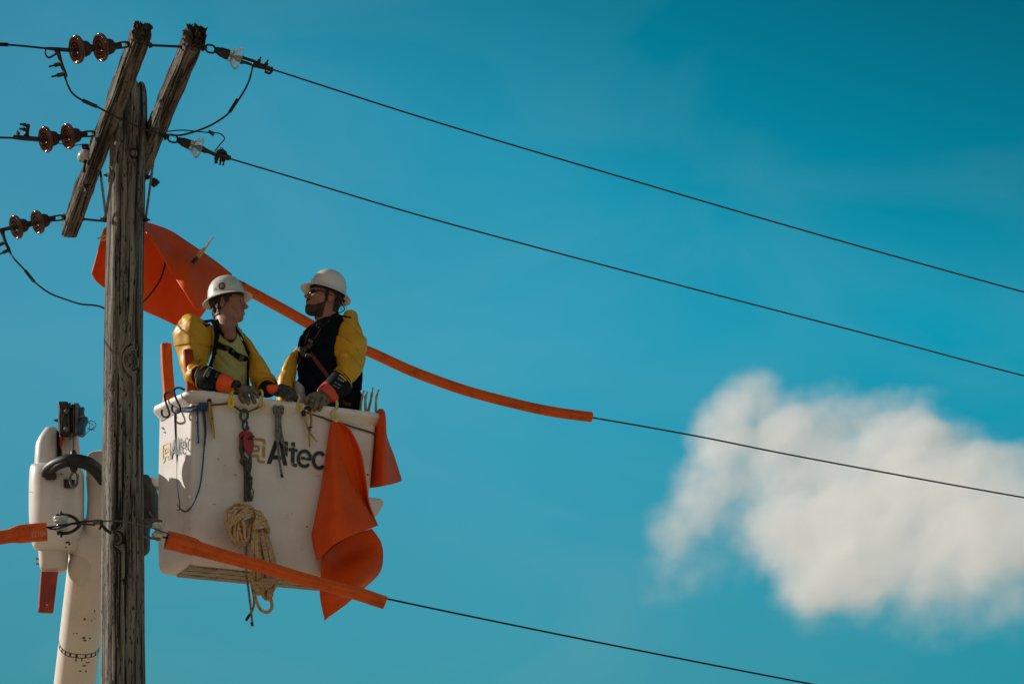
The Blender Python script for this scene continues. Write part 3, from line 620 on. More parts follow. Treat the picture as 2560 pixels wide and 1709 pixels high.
W3 = [(360, 552), (478, 556 + 8), (520, 645), k2(1000, 547), k2(1210, 652), k2(1400, 754), k2(1630, 882), k2(1850, 992), k2(2050, 1074), kD(950, 854), kD(1070, 897), kD(1200, 931), kD(1280, 947), kD(1356, 957)]
W3 = [k2(240, 200), k2(450, 172), k2(700, 275), k2(900, 475)] + [k2(1000, 546), k2(1120, 603)] + W3[4:]
rline('power_line', 'third wire down, leaving the end of the long orange hose', W3 + [(1744, 1090), (2016, 1144), (2560, 1243), (3100, 1332)], 400, 16.62, .0062)
rline('power_line', 'lowest wire, leaving the end of the lower orange hose', [(408, 1342), (460, 1355), (700, 1435), (955, 1493), (1300, 1565), (1634, 1632), (2040, 1711), (2600, 1815)], 400, 15.0, .0060)
GL = 'wires leaving on the left'
wire('power_line', 'wire going left from the topmost brown insulators', pts(b1, [(745, 400, 13.47), (480, 372, 13.4), (130, 342, 13.3), (-300, 322, 13.15)]), .0062, group=GL)
mb = MB(); tube(mb, pts(b1, [(-300, 322, 13.16), (0, 330, 13.26), (125, 340, 13.3)]), .010, 8, 12)
for i in range(14): p = P(*b1(-20 + i * 11, 331 + i * .6), 13.25 + .003 * i); lathe(mb, p, AXL, [(-.001, .0125), (.0008, .0125)], 8)
mb.obj('wire_splice', STEEL, label='ribbed splice on the top left wire at the edge of view', cat='splice')
wire('power_line', 'wire going left from the middle brown insulators', pts(b3, [(225, 425, yB - .2), (0, 418, yB - .25), (-300, 410, yB - .32)]), .0068, group=GL)
wire('power_line', 'wire going left from the lowest brown insulators', pts(b5, [(-20, 396, yC - .2), (-200, 402, yC - .28)]), .0068, group=GL)
j = [P(*b1(*q), Yq) for q, Yq in zip([(1062, 880), (1110, 1010), (1190, 1140), (1350, 1250), (1580, 1350), (1750, 1440)], [13.47, 13.46, 13.46, 13.48, 13.52, 13.55])]
j += [P(*k1(*q), 13.6 + .03 * i) for i, q in enumerate([(845, 722), (940, 765), (1035, 802), (1200, 834), (1290, 830), (1420, 790), (1520, 740), (1610, 670), (1700, 540), (1745, 450), (1768, 352)])]
wire('jumper_wire', 'long sagging jumper wire crossing in front of the pole top', j, .0058)
mb = MB(); tube(mb, pts(b1, [(1350, 1248), (1465, 1300), (1580, 1350)], 13.5), .011, 10, 4); mb.obj('wire_splice', STEEL, label='dark sleeve splice on the jumper wire left of the pole', cat='splice', group='sleeve splices')
mb = MB(); tube(mb, [P(*k1(1608, 672), 13.81), P(*k1(1635, 630), 13.825), P(*k1(1662, 585), 13.84)], .010, 10, 4); mb.obj('wire_splice', STEEL, label='dark sleeve splice on the jumper wire right of the pole', cat='splice', group='sleeve splices')
wire('tie_wire', 'thin wire with a coil leading to the lower glass insulator', [P(*k1(*q), 15.15) for q in [(1150, 812), (1180, 808), (1270, 800), (1400, 811), (1480, 818), (1525, 820), (1558, 836), (1570, 862), (1540, 900), (1502, 948)]], .0042)
mb = MB()
for i in range(5): lathe(mb, P(*k1(1462 + i * 8, 808 + i * 5), 15.15), (1, 0, -.35), [(-.003, .010 + .001 * i), (.003, .011 + .001 * i)], 10)
mb.obj('wire_coil', GALV, label='small coil on the thin wire above the lower glass insulator', cat='coil')
wire('tie_wire', 'thin wire running left from the white pin insulator', pts(b3, [(1330, 535), (1210, 545), (1080, 535), (940, 508), (800, 470)], 15.36), .0035)
j = pts(b5, [(140, 705), (200, 790), (340, 945), (460, 1095), (560, 1190), (700, 1290), (880, 1370), (1100, 1450), (1340, 1490)], yC - .05)
j = [Vector((p.x, p.y - i * .02, p.z)) for i, p in enumerate(j)]
j += [P(*k2(*q), 16.60) for q in [(260, 800), (360, 780), (440, 715), (500, 650), (560, 560), (588, 480), (597, 420), (580, 340)]]
wire('jumper_wire', 'jumper wire sagging left of the pole and up under the orange blanket', j, .0060)
mb = MB(); tube(mb, [Vector((p.x, p.y - .045, p.z)) for p in pts(b5, [(345, 950), (400, 1022), (460, 1095)], yC - .05)], .011, 10, 4); mb.obj('wire_splice', STEEL, label='dark sleeve splice on the lower left jumper wire', cat='splice', group='sleeve splices')
# ------------------------------------------------------------------ lower spool insulators on clevises
GS = 'spool insulators on clevises'
YL = 14.83
root = empty('spool_insulator', P(*d2(750, 390), YL - .05), 'white spool insulator in a brown clevis left of the pole', 'insulator', GS)
mb = MB(); lathe(mb, P(*d2(742, 300), YL - .04), P(*d2(752, 470), YL) - P(*d2(742, 300), YL), [(0, .018), (.004, .045), (.010, .047), (.016, .043), (.024, .040), (.030, .044), (.036, .040), (.05, .028), (.058, .030), (.066, .040), (.076, .044), (.082, .030)], 32); mb.obj('spool', PORC, root)
mb = MB(); T(mb, d2, [(690, 288), (760, 280), (850, 285), (920, 320), (965, 375), (970, 400), (930, 450), (850, 492), (780, 500), (700, 496)], YL - .02, [.010, .009, .008, .008, .010, .010, .008, .008, .009, .010], flat=1.2)
bolt(mb, P(*d2(745, 275), YL - .03), (0, 0, 1), .010, .012, .01, .006); bolt(mb, P(*d2(750, 505), YL - .03), (0, 0, -1), .010, .012, .01, .006); mb.obj('clevis', CAPM, root)
root = empty('spool_insulator', P(*d2(1930, 470), YL + .1), 'white double spool insulator between the pole and the bucket', 'insulator', GS)
mb = MB()
lathe(mb, P(*d2(1942, 375), YL + .1), P(*d2(1925, 560), YL + .1) - P(*d2(1942, 375), YL + .1), [(0, .018), (.004, .036), (.012, .037), (.022, .030), (.030, .024), (.038, .026), (.046, .018), (.054, .024), (.064, .034), (.074, .036), (.084, .030), (.09, .02)], 32); mb.obj('spool', PORC, root)
mb = MB(); T(mb, d2, [(1745, 345), (1880, 348), (1985, 355)], YL + .1, [.010, .012, .010], flat=.8); T(mb, d2, [(1745, 545), (1860, 560), (1965, 575)], YL + .1, [.009, .010, .009], flat=.8)
T(mb, d2, [(1945, 330), (1925, 595)], YL + .1, .006, spline=False); mb.obj('clevis', GALV, root)
wire('guard_wire', 'twisted wire from the left orange hose around the spool to the pole', pts(d2, [(560, 430, YL - .08), (620, 425, YL - .1), (700, 412, YL - .12), (800, 395, YL - .1), (900, 378, YL - .05), (1000, 360, YL), (1140, 350, YL), (1240, 348, YL)]), .0062, WIRE)
wire('guard_wire', 'wire looped back around the left white spool', pts(d2, [(600, 440, YL - .08), (660, 450, YL - .12), (760, 430, YL - .14), (840, 400, YL - .1), (900, 385, YL - .03), (1020, 388, YL), (1160, 400, YL)]), .0055, WIRE)
wire('guard_wire', 'thin grey wire crossing the front of the pole to the right spool', pts(d2, [(1235, 352, YL), (1390, 350, YL), (1560, 362, YL), (1760, 408, YL), (1880, 440, YL + .04), (1960, 470, YL + .05), (2090, 520, YL + .14)]), .0045, WIREL)
mb = MB(); T(mb, d2, [(1140, 362), (1190, 362), (1235, 362)], YL, .0145, n=12)
for i in range(4): lathe(mb, P(*d2(1150 + 25 * i, 362), YL), (1, 0, 0), [(-.002, .018), (.002, .018)], 12)
mb.obj('wire_splice', GALV, label='grey ribbed connector where the low wires meet the pole', cat='connector')
mb = MB(); T(mb, d2, [(1215, 455), (1250, 410), (1300, 460), (1360, 500)], YL - .01, [.005, .009, .010, .008]); T(mb, d2, [(1240, 340), (1245, 420)], YL - .01, .009); bolt(mb, P(*d2(1380, 440), YL + .02), (0, -1, .2), .014, .014, .02, .007); mb.obj('bolt_anchor', STEEL, POLE)
# ------------------------------------------------------------------ the bucket
BO = Vector((-2.016, 15.30, 0)); BU = Vector((.915, .403, 0)).normalized(); BV = Vector((-BU.y, BU.x, 0)); ZR = 6.42; ZB = 5.343
def BK(u, v, z): return Vector((BO.x, BO.y, z)) + BU * u + BV * v
SKEW = .075      # the end wall is not square to the front
def rring(u0, u1, v0, v1, r, z, n=8):
    out = []
    for (cu, cv, a0) in ((u1 - r, v1 - r, 0), (u0 - SKEW + r, v1 - r, 90), (u0 + r, v0 + r, 180), (u1 - r, v0 + r, 270)):
        for i in range(n + 1): a = R(a0 + 90 * i / n); out.append(BK(cu + r * math.cos(a), cv + r * math.sin(a), z))
    return out
def stack(mb, rings, cap=(0, 0), closed=False):
    n = len(rings[0]); vs = [p for r in rings for p in r]; m = len(rings); fs = []
    for i in range(m if closed else m - 1):
        for k in range(n): j = (i + 1) % m; fs.append((i * n + k, i * n + (k + 1) % n, j * n + (k + 1) % n, j * n + k))
    if cap[0]: fs.append(tuple(range(n)))
    if cap[1]: fs.append(tuple((m - 1) * n + k for k in range(n)))
    return mb.add(vs, fs)
def body_ext(t): return (.092 - .026 * t, 1.205 + .08 * t, .045 - .01 * t, .46 + .03 * t)     # t: 0 bottom, 1 top
BUCKET = empty('lift_bucket', BK(.62, .26, ZB), 'white two-man lift bucket with a black and yellow company logo', 'lift bucket')
def build_bucket():
    mb = MB(); rings = []
    for (ins, dz) in ((.07, 0), (.04, .004), (.018, .016), (.005, .034), (0, .058)):
        u0, u1, v0, v1 = body_ext(0); rings.append(rring(u0 + ins, u1 - ins, v0 + ins, v1 - ins, .040 - ins * .3, ZB + dz))
    for i in range(1, 15):
        t = i / 14; u0, u1, v0, v1 = body_ext(t); b_ = .004 * math.sin(t * math.pi); rings.append(rring(u0 - b_, u1 + b_, v0 - b_, v1 + b_, .034, ZB + .058 + (ZR - .075 - ZB - .058) * t))
    stack(mb, rings, (1, 0)); mb.obj('shell', WHITE, BUCKET, smooth=50)
    u0, u1, v0, v1 = body_ext(1); mb = MB(); rings = []
    for (o_, z) in ((.0, -.092), (.016, -.068), (.042, -.040), (.047, -.034), (.049, -.028), (.049, -.008), (.046, -.002), (.036, 0), (-.022, .0), (-.030, -.004), (-.034, -.012), (-.036, -.072)):
        rings.append(rring(u0 - o_, u1 + o_, v0 - o_, v1 + o_, .07 + max(o_, -.03), ZR + z))
    stack(mb, rings, closed=True); mb.obj('rim', WHITER, BUCKET, smooth=40)
    mb = MB(); rings = []
    for t in (1, .5, 0): a0, a1, c0, c1 = body_ext(t); rings.append(rring(a0 + .032, a1 - .032, c0 + .032, c1 - .032, .06, ZB + .06 + (ZR - .07 - ZB - .06) * t))
    stack(mb, rings, (0, 1)); mb.obj('liner', WHITE, BUCKET, smooth=50)
    WB = mat('bare_board_bottom', (.42, .37, .28), .7, c2=(.20, .17, .12), scale=9, stretch=(1, 6, 1))
    for i, v in enumerate((.11, .21, .31)):
        mb = MB(); a = [BK(.12, v, ZB - .001), BK(1.1, v, ZB - .001), BK(1.1, v + .075, ZB - .001), BK(.12, v + .075, ZB - .001)]
        prism(mb, a, (0, 0, -.012)); mb.obj('bottom_board', WB, BUCKET, smooth=0, bevel=.003)
    z1 = P(*k3(1440, 866), 16.02).z; z2 = P(*k3(1425, 975), 16.02).z
    st = [BK(u, .10, z) for u, z in ((1.19, z1), (1.345, z1), (1.372, z1 - .02), (1.362, z1 - .05), (1.325, z2), (1.19, z2 - .01))]
    mb = MB(); prism(mb, st, BV * .24); mb.obj('step', WHITE, BUCKET, smooth=0, bevel=.012)
build_bucket()
FN = (BU.cross(Vector((0, 0, 1)))).normalized(); FN = -FN if FN.dot(BV) > 0 else FN          # outward normal of the front
def front_pt(k, x, y, off=.0012):
    # the front leans a little: use a point on it at mid height
    u0, u1, v0, v1 = body_ext(.5); top = BK(0, body_ext(1)[2] - .004, ZR - .075); bot = BK(0, body_ext(0)[2], ZB + .058)
    n = BU.cross(top - bot).normalized(); n = n if n.y < 0 else -n; return PP(*k(x, y), top.lerp(bot, .5) + n * (off + .0045), n)
def left_pt(k, x, y, off=.0012):
    top = BK(body_ext(1)[0] - .002, .035, ZR - .075); bot = BK(body_ext(0)[0] - .002, .045, ZB + .058); n = (BV * .43 - BU * SKEW).cross(top - bot).normalized(); n = n if n.x < 0 else -n
    return PP(*k(x, y), top.lerp(bot, .5) + n * (off + .0045), n)
def decal(name, m, face, k, polys, strokes=(), nrm=None):
    mb = MB(); o_ = .0010
    for pl in polys:
        p = [face(k, x, y, o_) for x, y in pl]; mb.add(p, [tuple(range(len(p)))]); o_ += .0004
    for (ln, w_) in strokes:   # bent strips
        o_ += .0004; n = len(ln); V = []
        for i in range(n):
            a = Vector(ln[max(i - 1, 0)]); b = Vector(ln[min(i + 1, n - 1)]); d = (b - a).normalized(); s = Vector((-d.y, d.x)) * w_ / 2; c = Vector(ln[i])
            V += [face(k, *(c + s), o_), face(k, *(c - s), o_)]
        mb.add(V, [(2 * i, 2 * i + 1, 2 * i + 3, 2 * i + 2) for i in range(n - 1)])
    return mb.obj(name, m, BUCKET, smooth=0)
INK = mat('dark_lettering', (.010, .016, .016), .45, c2=(.30, .28, .25), scale=26, lo=.60, hi=.64)
YEL = mat('ochre_emblem', (.46, .25, .02), .45, c2=(.55, .42, .25), scale=24, lo=.60, hi=.66)
def arc(cx, cy, rx, ry, a0, a1, n=18): return [(cx + rx * math.cos(R(a0 + (a1 - a0) * i / n)), cy - ry * math.sin(R(a0 + (a1 - a0) * i / n))) for i in range(n + 1)]
def lettering(face, k, tf):
    t_ = lambda pl: [tf(x, y) for x, y in pl]
    L1 = [t_(q) for q in ([(838, 768), (990, 315), (1075, 325), (925, 775)], [(1075, 330), (1135, 332), (1246, 805), (1160, 800)], [(940, 600), (1110, 612), (1130, 690), (915, 680)],
                          [(1170, 335), (1258, 340), (1246, 640), (1205, 600)],
                          [(1320, 350), (1392, 352), (1380, 760), (1308, 750)], [(1270, 462), (1445, 488), (1440, 540), (1266, 516)], [(1310, 750), (1380, 762), (1432, 775), (1430, 832), (1375, 826), (1325, 800)])]
    e = t_(arc(1575, 672, 120, 152, 8, 318, 26)); c = t_(arc(1865, 705, 112, 150, 40, 318, 26))
    eb = t_([(1500, 655), (1570, 665), (1712, 685)])
    s = (Vector(tf(1100, 500)) - Vector(tf(1000, 500))).length / 100
    return L1, [(e, 62 * s), (c, 66 * s), (eb, 52 * s)]
Lp, Ls = lettering(front_pt, d6, lambda x, y: (x, y))
decal('lettering', INK, front_pt, d6, Lp, Ls)
def emblem(tf):
    t_ = lambda pl: [tf(x, y) for x, y in pl]
    return [(t_([(490, 285), (620, 290), (740, 298), (785, 310), (793, 345), (790, 395)]), 46), (t_([(782, 425), (780, 645)]), 50), (t_([(500, 400), (600, 425), (684, 430), (680, 520), (600, 520), (500, 505)]), 44),
            (t_([(490, 620), (610, 612), (672, 618), (676, 700), (690, 728), (800, 738)]), 44)]
decal('emblem', YEL, front_pt, d6, [], emblem(lambda x, y: (x, y)))
# the same mark on the narrow left face
def tfl(x, y):
    u = (x - 838) / (1960 - 838); v = (y - 320) / 480
    return (470 + u * 430, 830 - v * -0 - 450 + 330 * v - u * (250 - 0 * v) + (v * 110))
def left_map(x, y):
    u = (x - 838) / (1960 - 838); v = (y - 320) / 460
    xb = 455 + 445 * u; top = 415 - 110 * u; bot = 845 - 195 * u - 45 * (u > .9); return (xb, top + (bot - top) * v)
FADE = mat('faded_lettering', (.05, .05, .045), .5, c2=(.4, .38, .34), scale=30, lo=.6, hi=.66)
decal('lettering', FADE, left_pt, d7, [], [([(462, 848), (490, 690), (520, 520), (548, 382)], 34), ([(552, 382), (566, 520), (578, 650), (590, 770)], 34), ([(498, 700), (575, 655)], 26), ([(612, 350), (618, 740)], 26),
    ([(655, 320), (652, 560), (652, 700), (680, 725)], 28), ([(632, 448), (690, 420)], 22), (arc(736, 545, 44, 158, 8, 318, 20), 27), ([(702, 568), (776, 528)], 26), (arc(852, 480, 40, 150, 40, 318, 20), 28)])
decal('emblem', mat('faded_emblem', (.60, .38, .07), .5, c2=(.6, .5, .35), scale=24, lo=.6, hi=.66), left_pt, d7, [], [([(264, 850), (264, 512), (425, 440), (428, 780)], 24), ([(305, 730), (305, 608), (385, 575), (385, 660), (320, 700)], 22), ([(262, 945), (298, 900), (305, 800), (378, 775), (385, 862), (436, 842)], 24)])
def faceY(x): return float(np.interp(x, [397, 482, 931], [15.80, 15.375, 15.845]))
def rimY(x): return float(np.interp(x, [378, 458, 954], [15.737, 15.30, 15.825]))
def hang(k, lst, off=.03):     # points just clear of the bucket's outside
    out = []
    for q in lst:
        x, y = k(q[0], q[1]); out.append(P(x, y, faceY(x) - (q[2] if len(q) > 2 else off)))
    return out
def onrim(k, lst, off=.015):
    out = []
    for q in lst:
        x, y = k(q[0], q[1]); out.append(P(x, y, rimY(x) - (q[2] if len(q) > 2 else off)))
    return out
def single(name, mb, m, label, cat, group=None, **kw): return mb.obj(name, m, label=label, cat=cat, group=group, **kw)
# hooks over the rim
GH = 'black S hooks on the bucket corner'
HB = mat('black_coated_hook', (.008, .008, .009), .75, spec=.15)
mb = MB(); tube(mb, onrim(b7, [(430, 195, -.05), (395, 165, -.04), (340, 150, -.02), (270, 175, .01), (245, 240, .02), (285, 400, .02), (335, 540, .02), (335, 610, .02), (270, 645, .02), (205, 615, .025), (190, 550, .03), (200, 500, .03)]), .0068, 10, 6)
single('s_hook', mb, HB, 'black S hook nearest the left corner of the bucket rim', 'hook', GH)
mb = MB(); tube(mb, onrim(b7, [(640, 110, -.05), (590, 90, -.04), (530, 65, -.02), (455, 85, .01), (430, 150, .02), (480, 300, .02), (550, 450, .02), (545, 530, .02), (490, 560, .02), (410, 540, .025), (390, 470, .03), (405, 415, .03)]), .0068, 10, 6)
single('s_hook', mb, HB, 'black S hook with the blue rope tied to it', 'hook', GH)
GY = 'yellow plastic hooks along the bucket rim'
HY = mat('bright_yellow_hook', (.80, .60, .02), .4); HP = mat('faded_yellow_hook', (.66, .55, .20), .55, c2=(.5, .42, .18), scale=30)
def yhook(k, lst, m, label, r=.0088):
    mb = MB(); tube(mb, onrim(k, lst), [r * .9] + [r] * 6 + [r * .85], 12, 6); return single('rim_hook', mb, m, label, 'hook', GY)
yhook(b7, [(1480, 95, -.04), (1530, 60, -.01), (1570, 110, .01), (1548, 220, .02), (1515, 330, .02), (1515, 400, .02), (1555, 445, .025), (1590, 380, .035), (1572, 290, .035)], HY, 'bright yellow hook on the rim left of the first gloved hand', .0105)
yhook(b7, [(2085, 150, -.04), (2130, 120, -.01), (2160, 180, .01), (2145, 290, .02), (2125, 400, .02), (2145, 480, .025), (2190, 430, .035), (2178, 320, .035)], HP, 'pale yellow hook on the rim right of the first gloved hand')
yhook(b8, [(515, 185, -.04), (545, 170, -.01), (572, 215, .01), (558, 290, .02), (548, 380, .02), (570, 440, .025), (612, 400, .035), (592, 310, .035)], HP, 'pale yellow hook on the rim touching the dark gloved fist')
yhook(b8, [(1120, 280, -.04), (1165, 258, -.01), (1192, 310, .01), (1175, 400, .02), (1125, 450, .02), (1120, 520, .02), (1150, 585, .025), (1185, 600, .03), (1192, 500, .035)], HP, 'pale yellow hook carrying the hanging orange blanket', .0095)
# ropes
ROPEG = mat('grey_brown_rope', (.085, .075, .062), .9, c2=(.04, .034, .03), scale=90, bump=.001, bscale=200)
ROPEP = mat('pale_braided_rope', (.36, .29, .21), .9, c2=(.16, .12, .09), scale=110, bump=.001, bscale=200)
ROPEB = mat('blue_braided_rope', (.012, .055, .15), .75, c2=(.25, .34, .45), scale=120, lo=.60, hi=.66, bump=.001, bscale=200)
ROPET = mat('tan_braided_rope', (.56, .385, .21), .92, c2=(.26, .18, .11), scale=70, lo=.5, hi=.62, c3=(.13, .05, .04), scale3=120, lo3=.62, hi3=.65, bump=.0015, bscale=160)
mb = MB(); l1 = hang(b7, [(225, 590, .02), (350, 540, .04), (500, 485, .06), (700, 455, .05), (880, 428, .05), (1180, 408, .04), (1340, 395, .04), (1520, 380, .05), (1600, 425, .05), (1750, 528, .05), (1880, 538, .05), (2130, 437, .05), (2200, 435, .05)]) + hang(d5, [(1110, 905), (1270, 915), (1500, 938), (1770, 962, .05)]) + hang(b8, [(780, 488, .035), (960, 545, .03), (1090, 600, .03), (1300, 650, .03), (1400, 682, .03), (1600, 740, .02), (1785, 800, .01), (1800, 820, -.01)])
tube(mb, l1, .0058, 8, 6); single('lashing_rope', mb, ROPEG, 'thin brown rope strung along the bucket just below the rim', 'rope')
root = empty('blue_rope', hang(b7, [(480, 520)])[0], 'blue braided rope looped down the left corner of the bucket', 'rope')
mb = MB(); tube(mb, hang(b7, [(470, 510, .06), (600, 515, .05), (800, 515, .04), (920, 490, .04), (1000, 470, .04)]), .0075, 10, 5); tube(mb, hang(b7, [(490, 495, .065), (700, 500, .05), (900, 480, .05)]), .006, 10, 5)
for i in range(5): tube(mb, hang(b7, [(900 + i * 38, 520, .03), (905 + i * 38, 440, .045), (935 + i * 38, 385, .05), (975 + i * 34, 400, .05), (990 + i * 30, 470, .04)]), .0085, 8, 4)
mb.obj('knot', ROPEB, root)
mb = MB(); tube(mb, hang(b7, [(450, 560, .06), (455, 800, .06), (470, 1100, .06), (490, 1400, .06), (500, 1566, .05)]) + hang(k3, [(205, 720, .05), (212, 800, .05), (222, 885, .05), (218, 915, .05), (192, 912, .05), (190, 888, .05), (212, 888, .05), (225, 912, .05), (258, 924, .05), (300, 880, .04), (340, 780, .04), (358, 660, .04), (366, 560, .04), (374, 470, .04)]) + hang(b7, [(1030, 1200), (1045, 900), (1030, 700), (1015, 560), (1010, 450)]), [.0062] * 9 + [.0050] * 6 + [.0078, .0085, .0085], 10, 8); mb.obj('loop', ROPEB, root)
mb = MB(); tube(mb, hang(b7, [(915, 430), (895, 520), (890, 700), (895, 900), (905, 1150)]), .0068, 10, 6); mb.obj('loose_end', ROPEB, root)
# clamps
WOODY = mat('yellow_clamp_wood', (.66, .38, .035), .4, c2=(.30, .16, .03), scale=16, stretch=(1, 1, .2), coat=.3); WOODYP = mat('pale_clamp_wood', (.56, .42, .14), .5, c2=(.35, .24, .08), scale=18, stretch=(1, 1, .2))
GC = 'wooden blanket clamps hanging on the bucket'
def limb(mb, p, r, fl=.5, serr=0, per=6):
    if serr:
        q = cat_spline(p, 8); rr = lerp_list(r, len(q)); rr = [a * (1 + (.28 if (i // 3) % 2 else -.08)) if i > len(q) * .35 else a for i, a in enumerate(rr)]; tube(mb, q, rr, 8, spline=False, flat=fl)
    else: tube(mb, p, r, 10, per, flat=fl)
root = empty('blanket_clamp', hang(b7, [(1160, 600)])[0], 'closed yellow wooden clamp with a black tip hanging on the rope', 'clamp', GC)
mb = MB(); limb(mb, hang(b7, [(1130, 350), (1150, 550), (1180, 750), (1200, 900), (1222, 1058)], .035), [.010, .0125, .010, .0075, .005], 1); limb(mb, hang(b7, [(1125, 350), (1140, 620), (1180, 860), (1215, 1050)], .055), [.009, .011, .009, .0055], .8); mb.obj('leg', WOODY, root)
mb = MB(); tube(mb, hang(b7, [(1110, 262), (1122, 320), (1132, 375)], .04), [.012, .0145, .013], 10, 4); mb.obj('tip', BLACK, root)
mb = MB(); tube(mb, hang(b7, [(1135, 672), (1205, 668)], .06), .003, 6, 1, spline=False); mb.obj('spring', STEEL, root)
root = empty('blanket_clamp', hang(b8, [(730, 700)])[0], 'open scissor shaped wooden clamp hanging beside the right gloved hand', 'clamp', GC)
mb = MB(); limb(mb, hang(b8, [(650, 500), (680, 620), (735, 760), (800, 860), (868, 945)], .045), [.0085, .0105, .0095, .0080, .0050], .7); mb.obj('leg', WOODYP, root)
mb = MB(); limb(mb, hang(b8, [(745, 430), (772, 560), (765, 680), (742, 820), (745, 1030)], .06), [.0085, .0100, .0095, .0105, .0060], .7); mb.obj('leg', WOODY, root)
mb = MB(); tube(mb, hang(b8, [(625, 430), (640, 470), (655, 525)], .045), [.013, .0155, .011], 10, 4); mb.obj('tip', BLACK, root)
mb = MB(); tube(mb, hang(b8, [(655, 400), (700, 385), (740, 400), (748, 440)], .06), [.009, .012, .014, .011], 10, 4); mb.obj('tip', BLACK, root)
mb = MB(); tube(mb, hang(b8, [(722, 700), (790, 698)], .07), .003, 6, 1, spline=False); tube(mb, hang(b8, [(735, 700), (745, 810)], .065), .003, 6, 1, spline=False); mb.obj('spring', STEEL, root)
GR = 'wooden clamps standing on the right end of the rim'
for (A_, B_, lb) in ((((1635, 105), (1590, 250), (1570, 440)), ((1688, 120), (1655, 240), (1660, 450)), 'serrated wooden clamp on the rim beside the navy shirt'), (((1776, 55), (1750, 220), (1700, 440)), ((1872, 88), (1830, 240), (1825, 450)), 'serrated wooden clamp holding the folded orange blanket on the rim')):
    root = empty('blanket_clamp', P(*b8(*A_[1]), 15.86), lb, 'clamp', GR)
    for S_ in (A_, B_):
        mb = MB(); limb(mb, [P(*b8(x, y), 15.86) for x, y in S_][::-1], [.0115, .0095, .0055], .8, 1); mb.obj('leg', WOODY, root)
# tackle block hanging on the rope
RED = mat('red_painted_steel', (.30, .025, .028), .5, c2=(.18, .02, .02), scale=20); TEAL = mat('greenish_worn_metal', (.035, .05, .047), .5, .3, c2=(.08, .09, .08), scale=40)
root = empty('tackle_block', hang(d3, [(420, 450)])[0], 'small red pulley block on a chain hanging from the rope', 'pulley')
mb = MB(); tube(mb, hang(d3, [(370, 20, .05), (410, 50, .05), (405, 130, .05), (365, 170, .05), (325, 130, .05), (330, 50, .05)]), .0085, 10, 5, closed=True)
tube(mb, hang(d3, [(375, 160, .05), (405, 190, .05), (400, 250, .05), (375, 285, .05), (350, 250, .05), (350, 190, .05)]), .0065, 10, 5, closed=True); tube(mb, hang(d3, [(340, 150, .045), (365, 200, .045)]), .008, 8, 2)
lathe(mb, hang(d3, [(418, 268)])[0], (0, 0, 1), [(-.006, .008), (0, .010), (.010, .009), (.016, .004)], 10); mb.obj('chain', TEAL, root)
def cheek(lst, off, th):
    mb = MB(); p = hang(d3, lst, off); prism(mb, cat_spline(p, 4, True), FN * th * -1); return mb.obj('cheek', RED, root, smooth=35, bevel=.003)
cheek([(385, 305), (460, 310), (478, 360), (497, 470), (478, 570), (446, 630), (405, 590), (368, 500), (358, 400)], .075, .008); cheek([(330, 330), (385, 305), (400, 420), (380, 560), (345, 600), (318, 520), (305, 400)], .045, .008)
mb = MB(); tube(mb, hang(d3, [(312, 385, .055), (330, 340, .06), (380, 318, .065), (440, 325, .065), (475, 355, .06)]), [.010, .014, .013, .012, .008], 10, 5); mb.obj('swivel', RED, root)
mb = MB(); lathe(mb, hang(d3, [(395, 480)], .04)[0], FN, [(0, .030), (.003, .034), (.010, .026), (.017, .034), (.020, .030)], 24); mb.obj('sheave', ROPEG, root)
mb = MB(); tube(mb, hang(d3, [(430, 392, .085), (500, 365, .085)]), .0065, 8, 1); mb.obj('pin', BLACK, root)
mb = MB(); tube(mb, hang(d3, [(355, 640, .05), (400, 665, .05), (405, 720, .05), (365, 735, .05), (330, 700, .05)]), .010, 10, 5, closed=True); mb.obj('hook_eye', TEAL, root)
# pulley falls
root = empty('pulley_rope', hang(d3, [(420, 900)])[0], 'grey ropes running down from the red block to the coil', 'rope')
mb = MB(); tube(mb, hang(d3, [(340, 420, .05), (325, 520, .05), (345, 620, .05), (375, 720, .045), (388, 850, .045), (388, 1210, .06)]), [.010, .012, .013, .0135, .013, .013], 12, 5); mb.obj('strand', ROPEG, root)
mb = MB(); tube(mb, hang(d3, [(448, 630, .06), (445, 760, .055), (430, 850, .055), (425, 1000, .055), (450, 1210, .06)]), [.009, .0105, .0105, .012, .014], 12, 5); mb.obj('strand', ROPEG, root)
mb = MB(); tube(mb, hang(d3, [(385, 700, .07), (410, 790, .07), (440, 880, .075), (460, 960, .07), (455, 1040, .07)]), [.006, .008, .009, .009, .006], 10, 5); tube(mb, hang(d3, [(440, 880, .085), (470, 920, .085), (440, 960, .08), (450, 1020, .08)]), .007, 10, 5)
tube(mb, hang(d3, [(455, 1045, .06), (485, 1075, .06), (482, 1150, .055), (460, 1200, .05), (445, 1120, .055)]), .004, 8, 5, closed=True); mb.obj('lashing', TEAL, root)
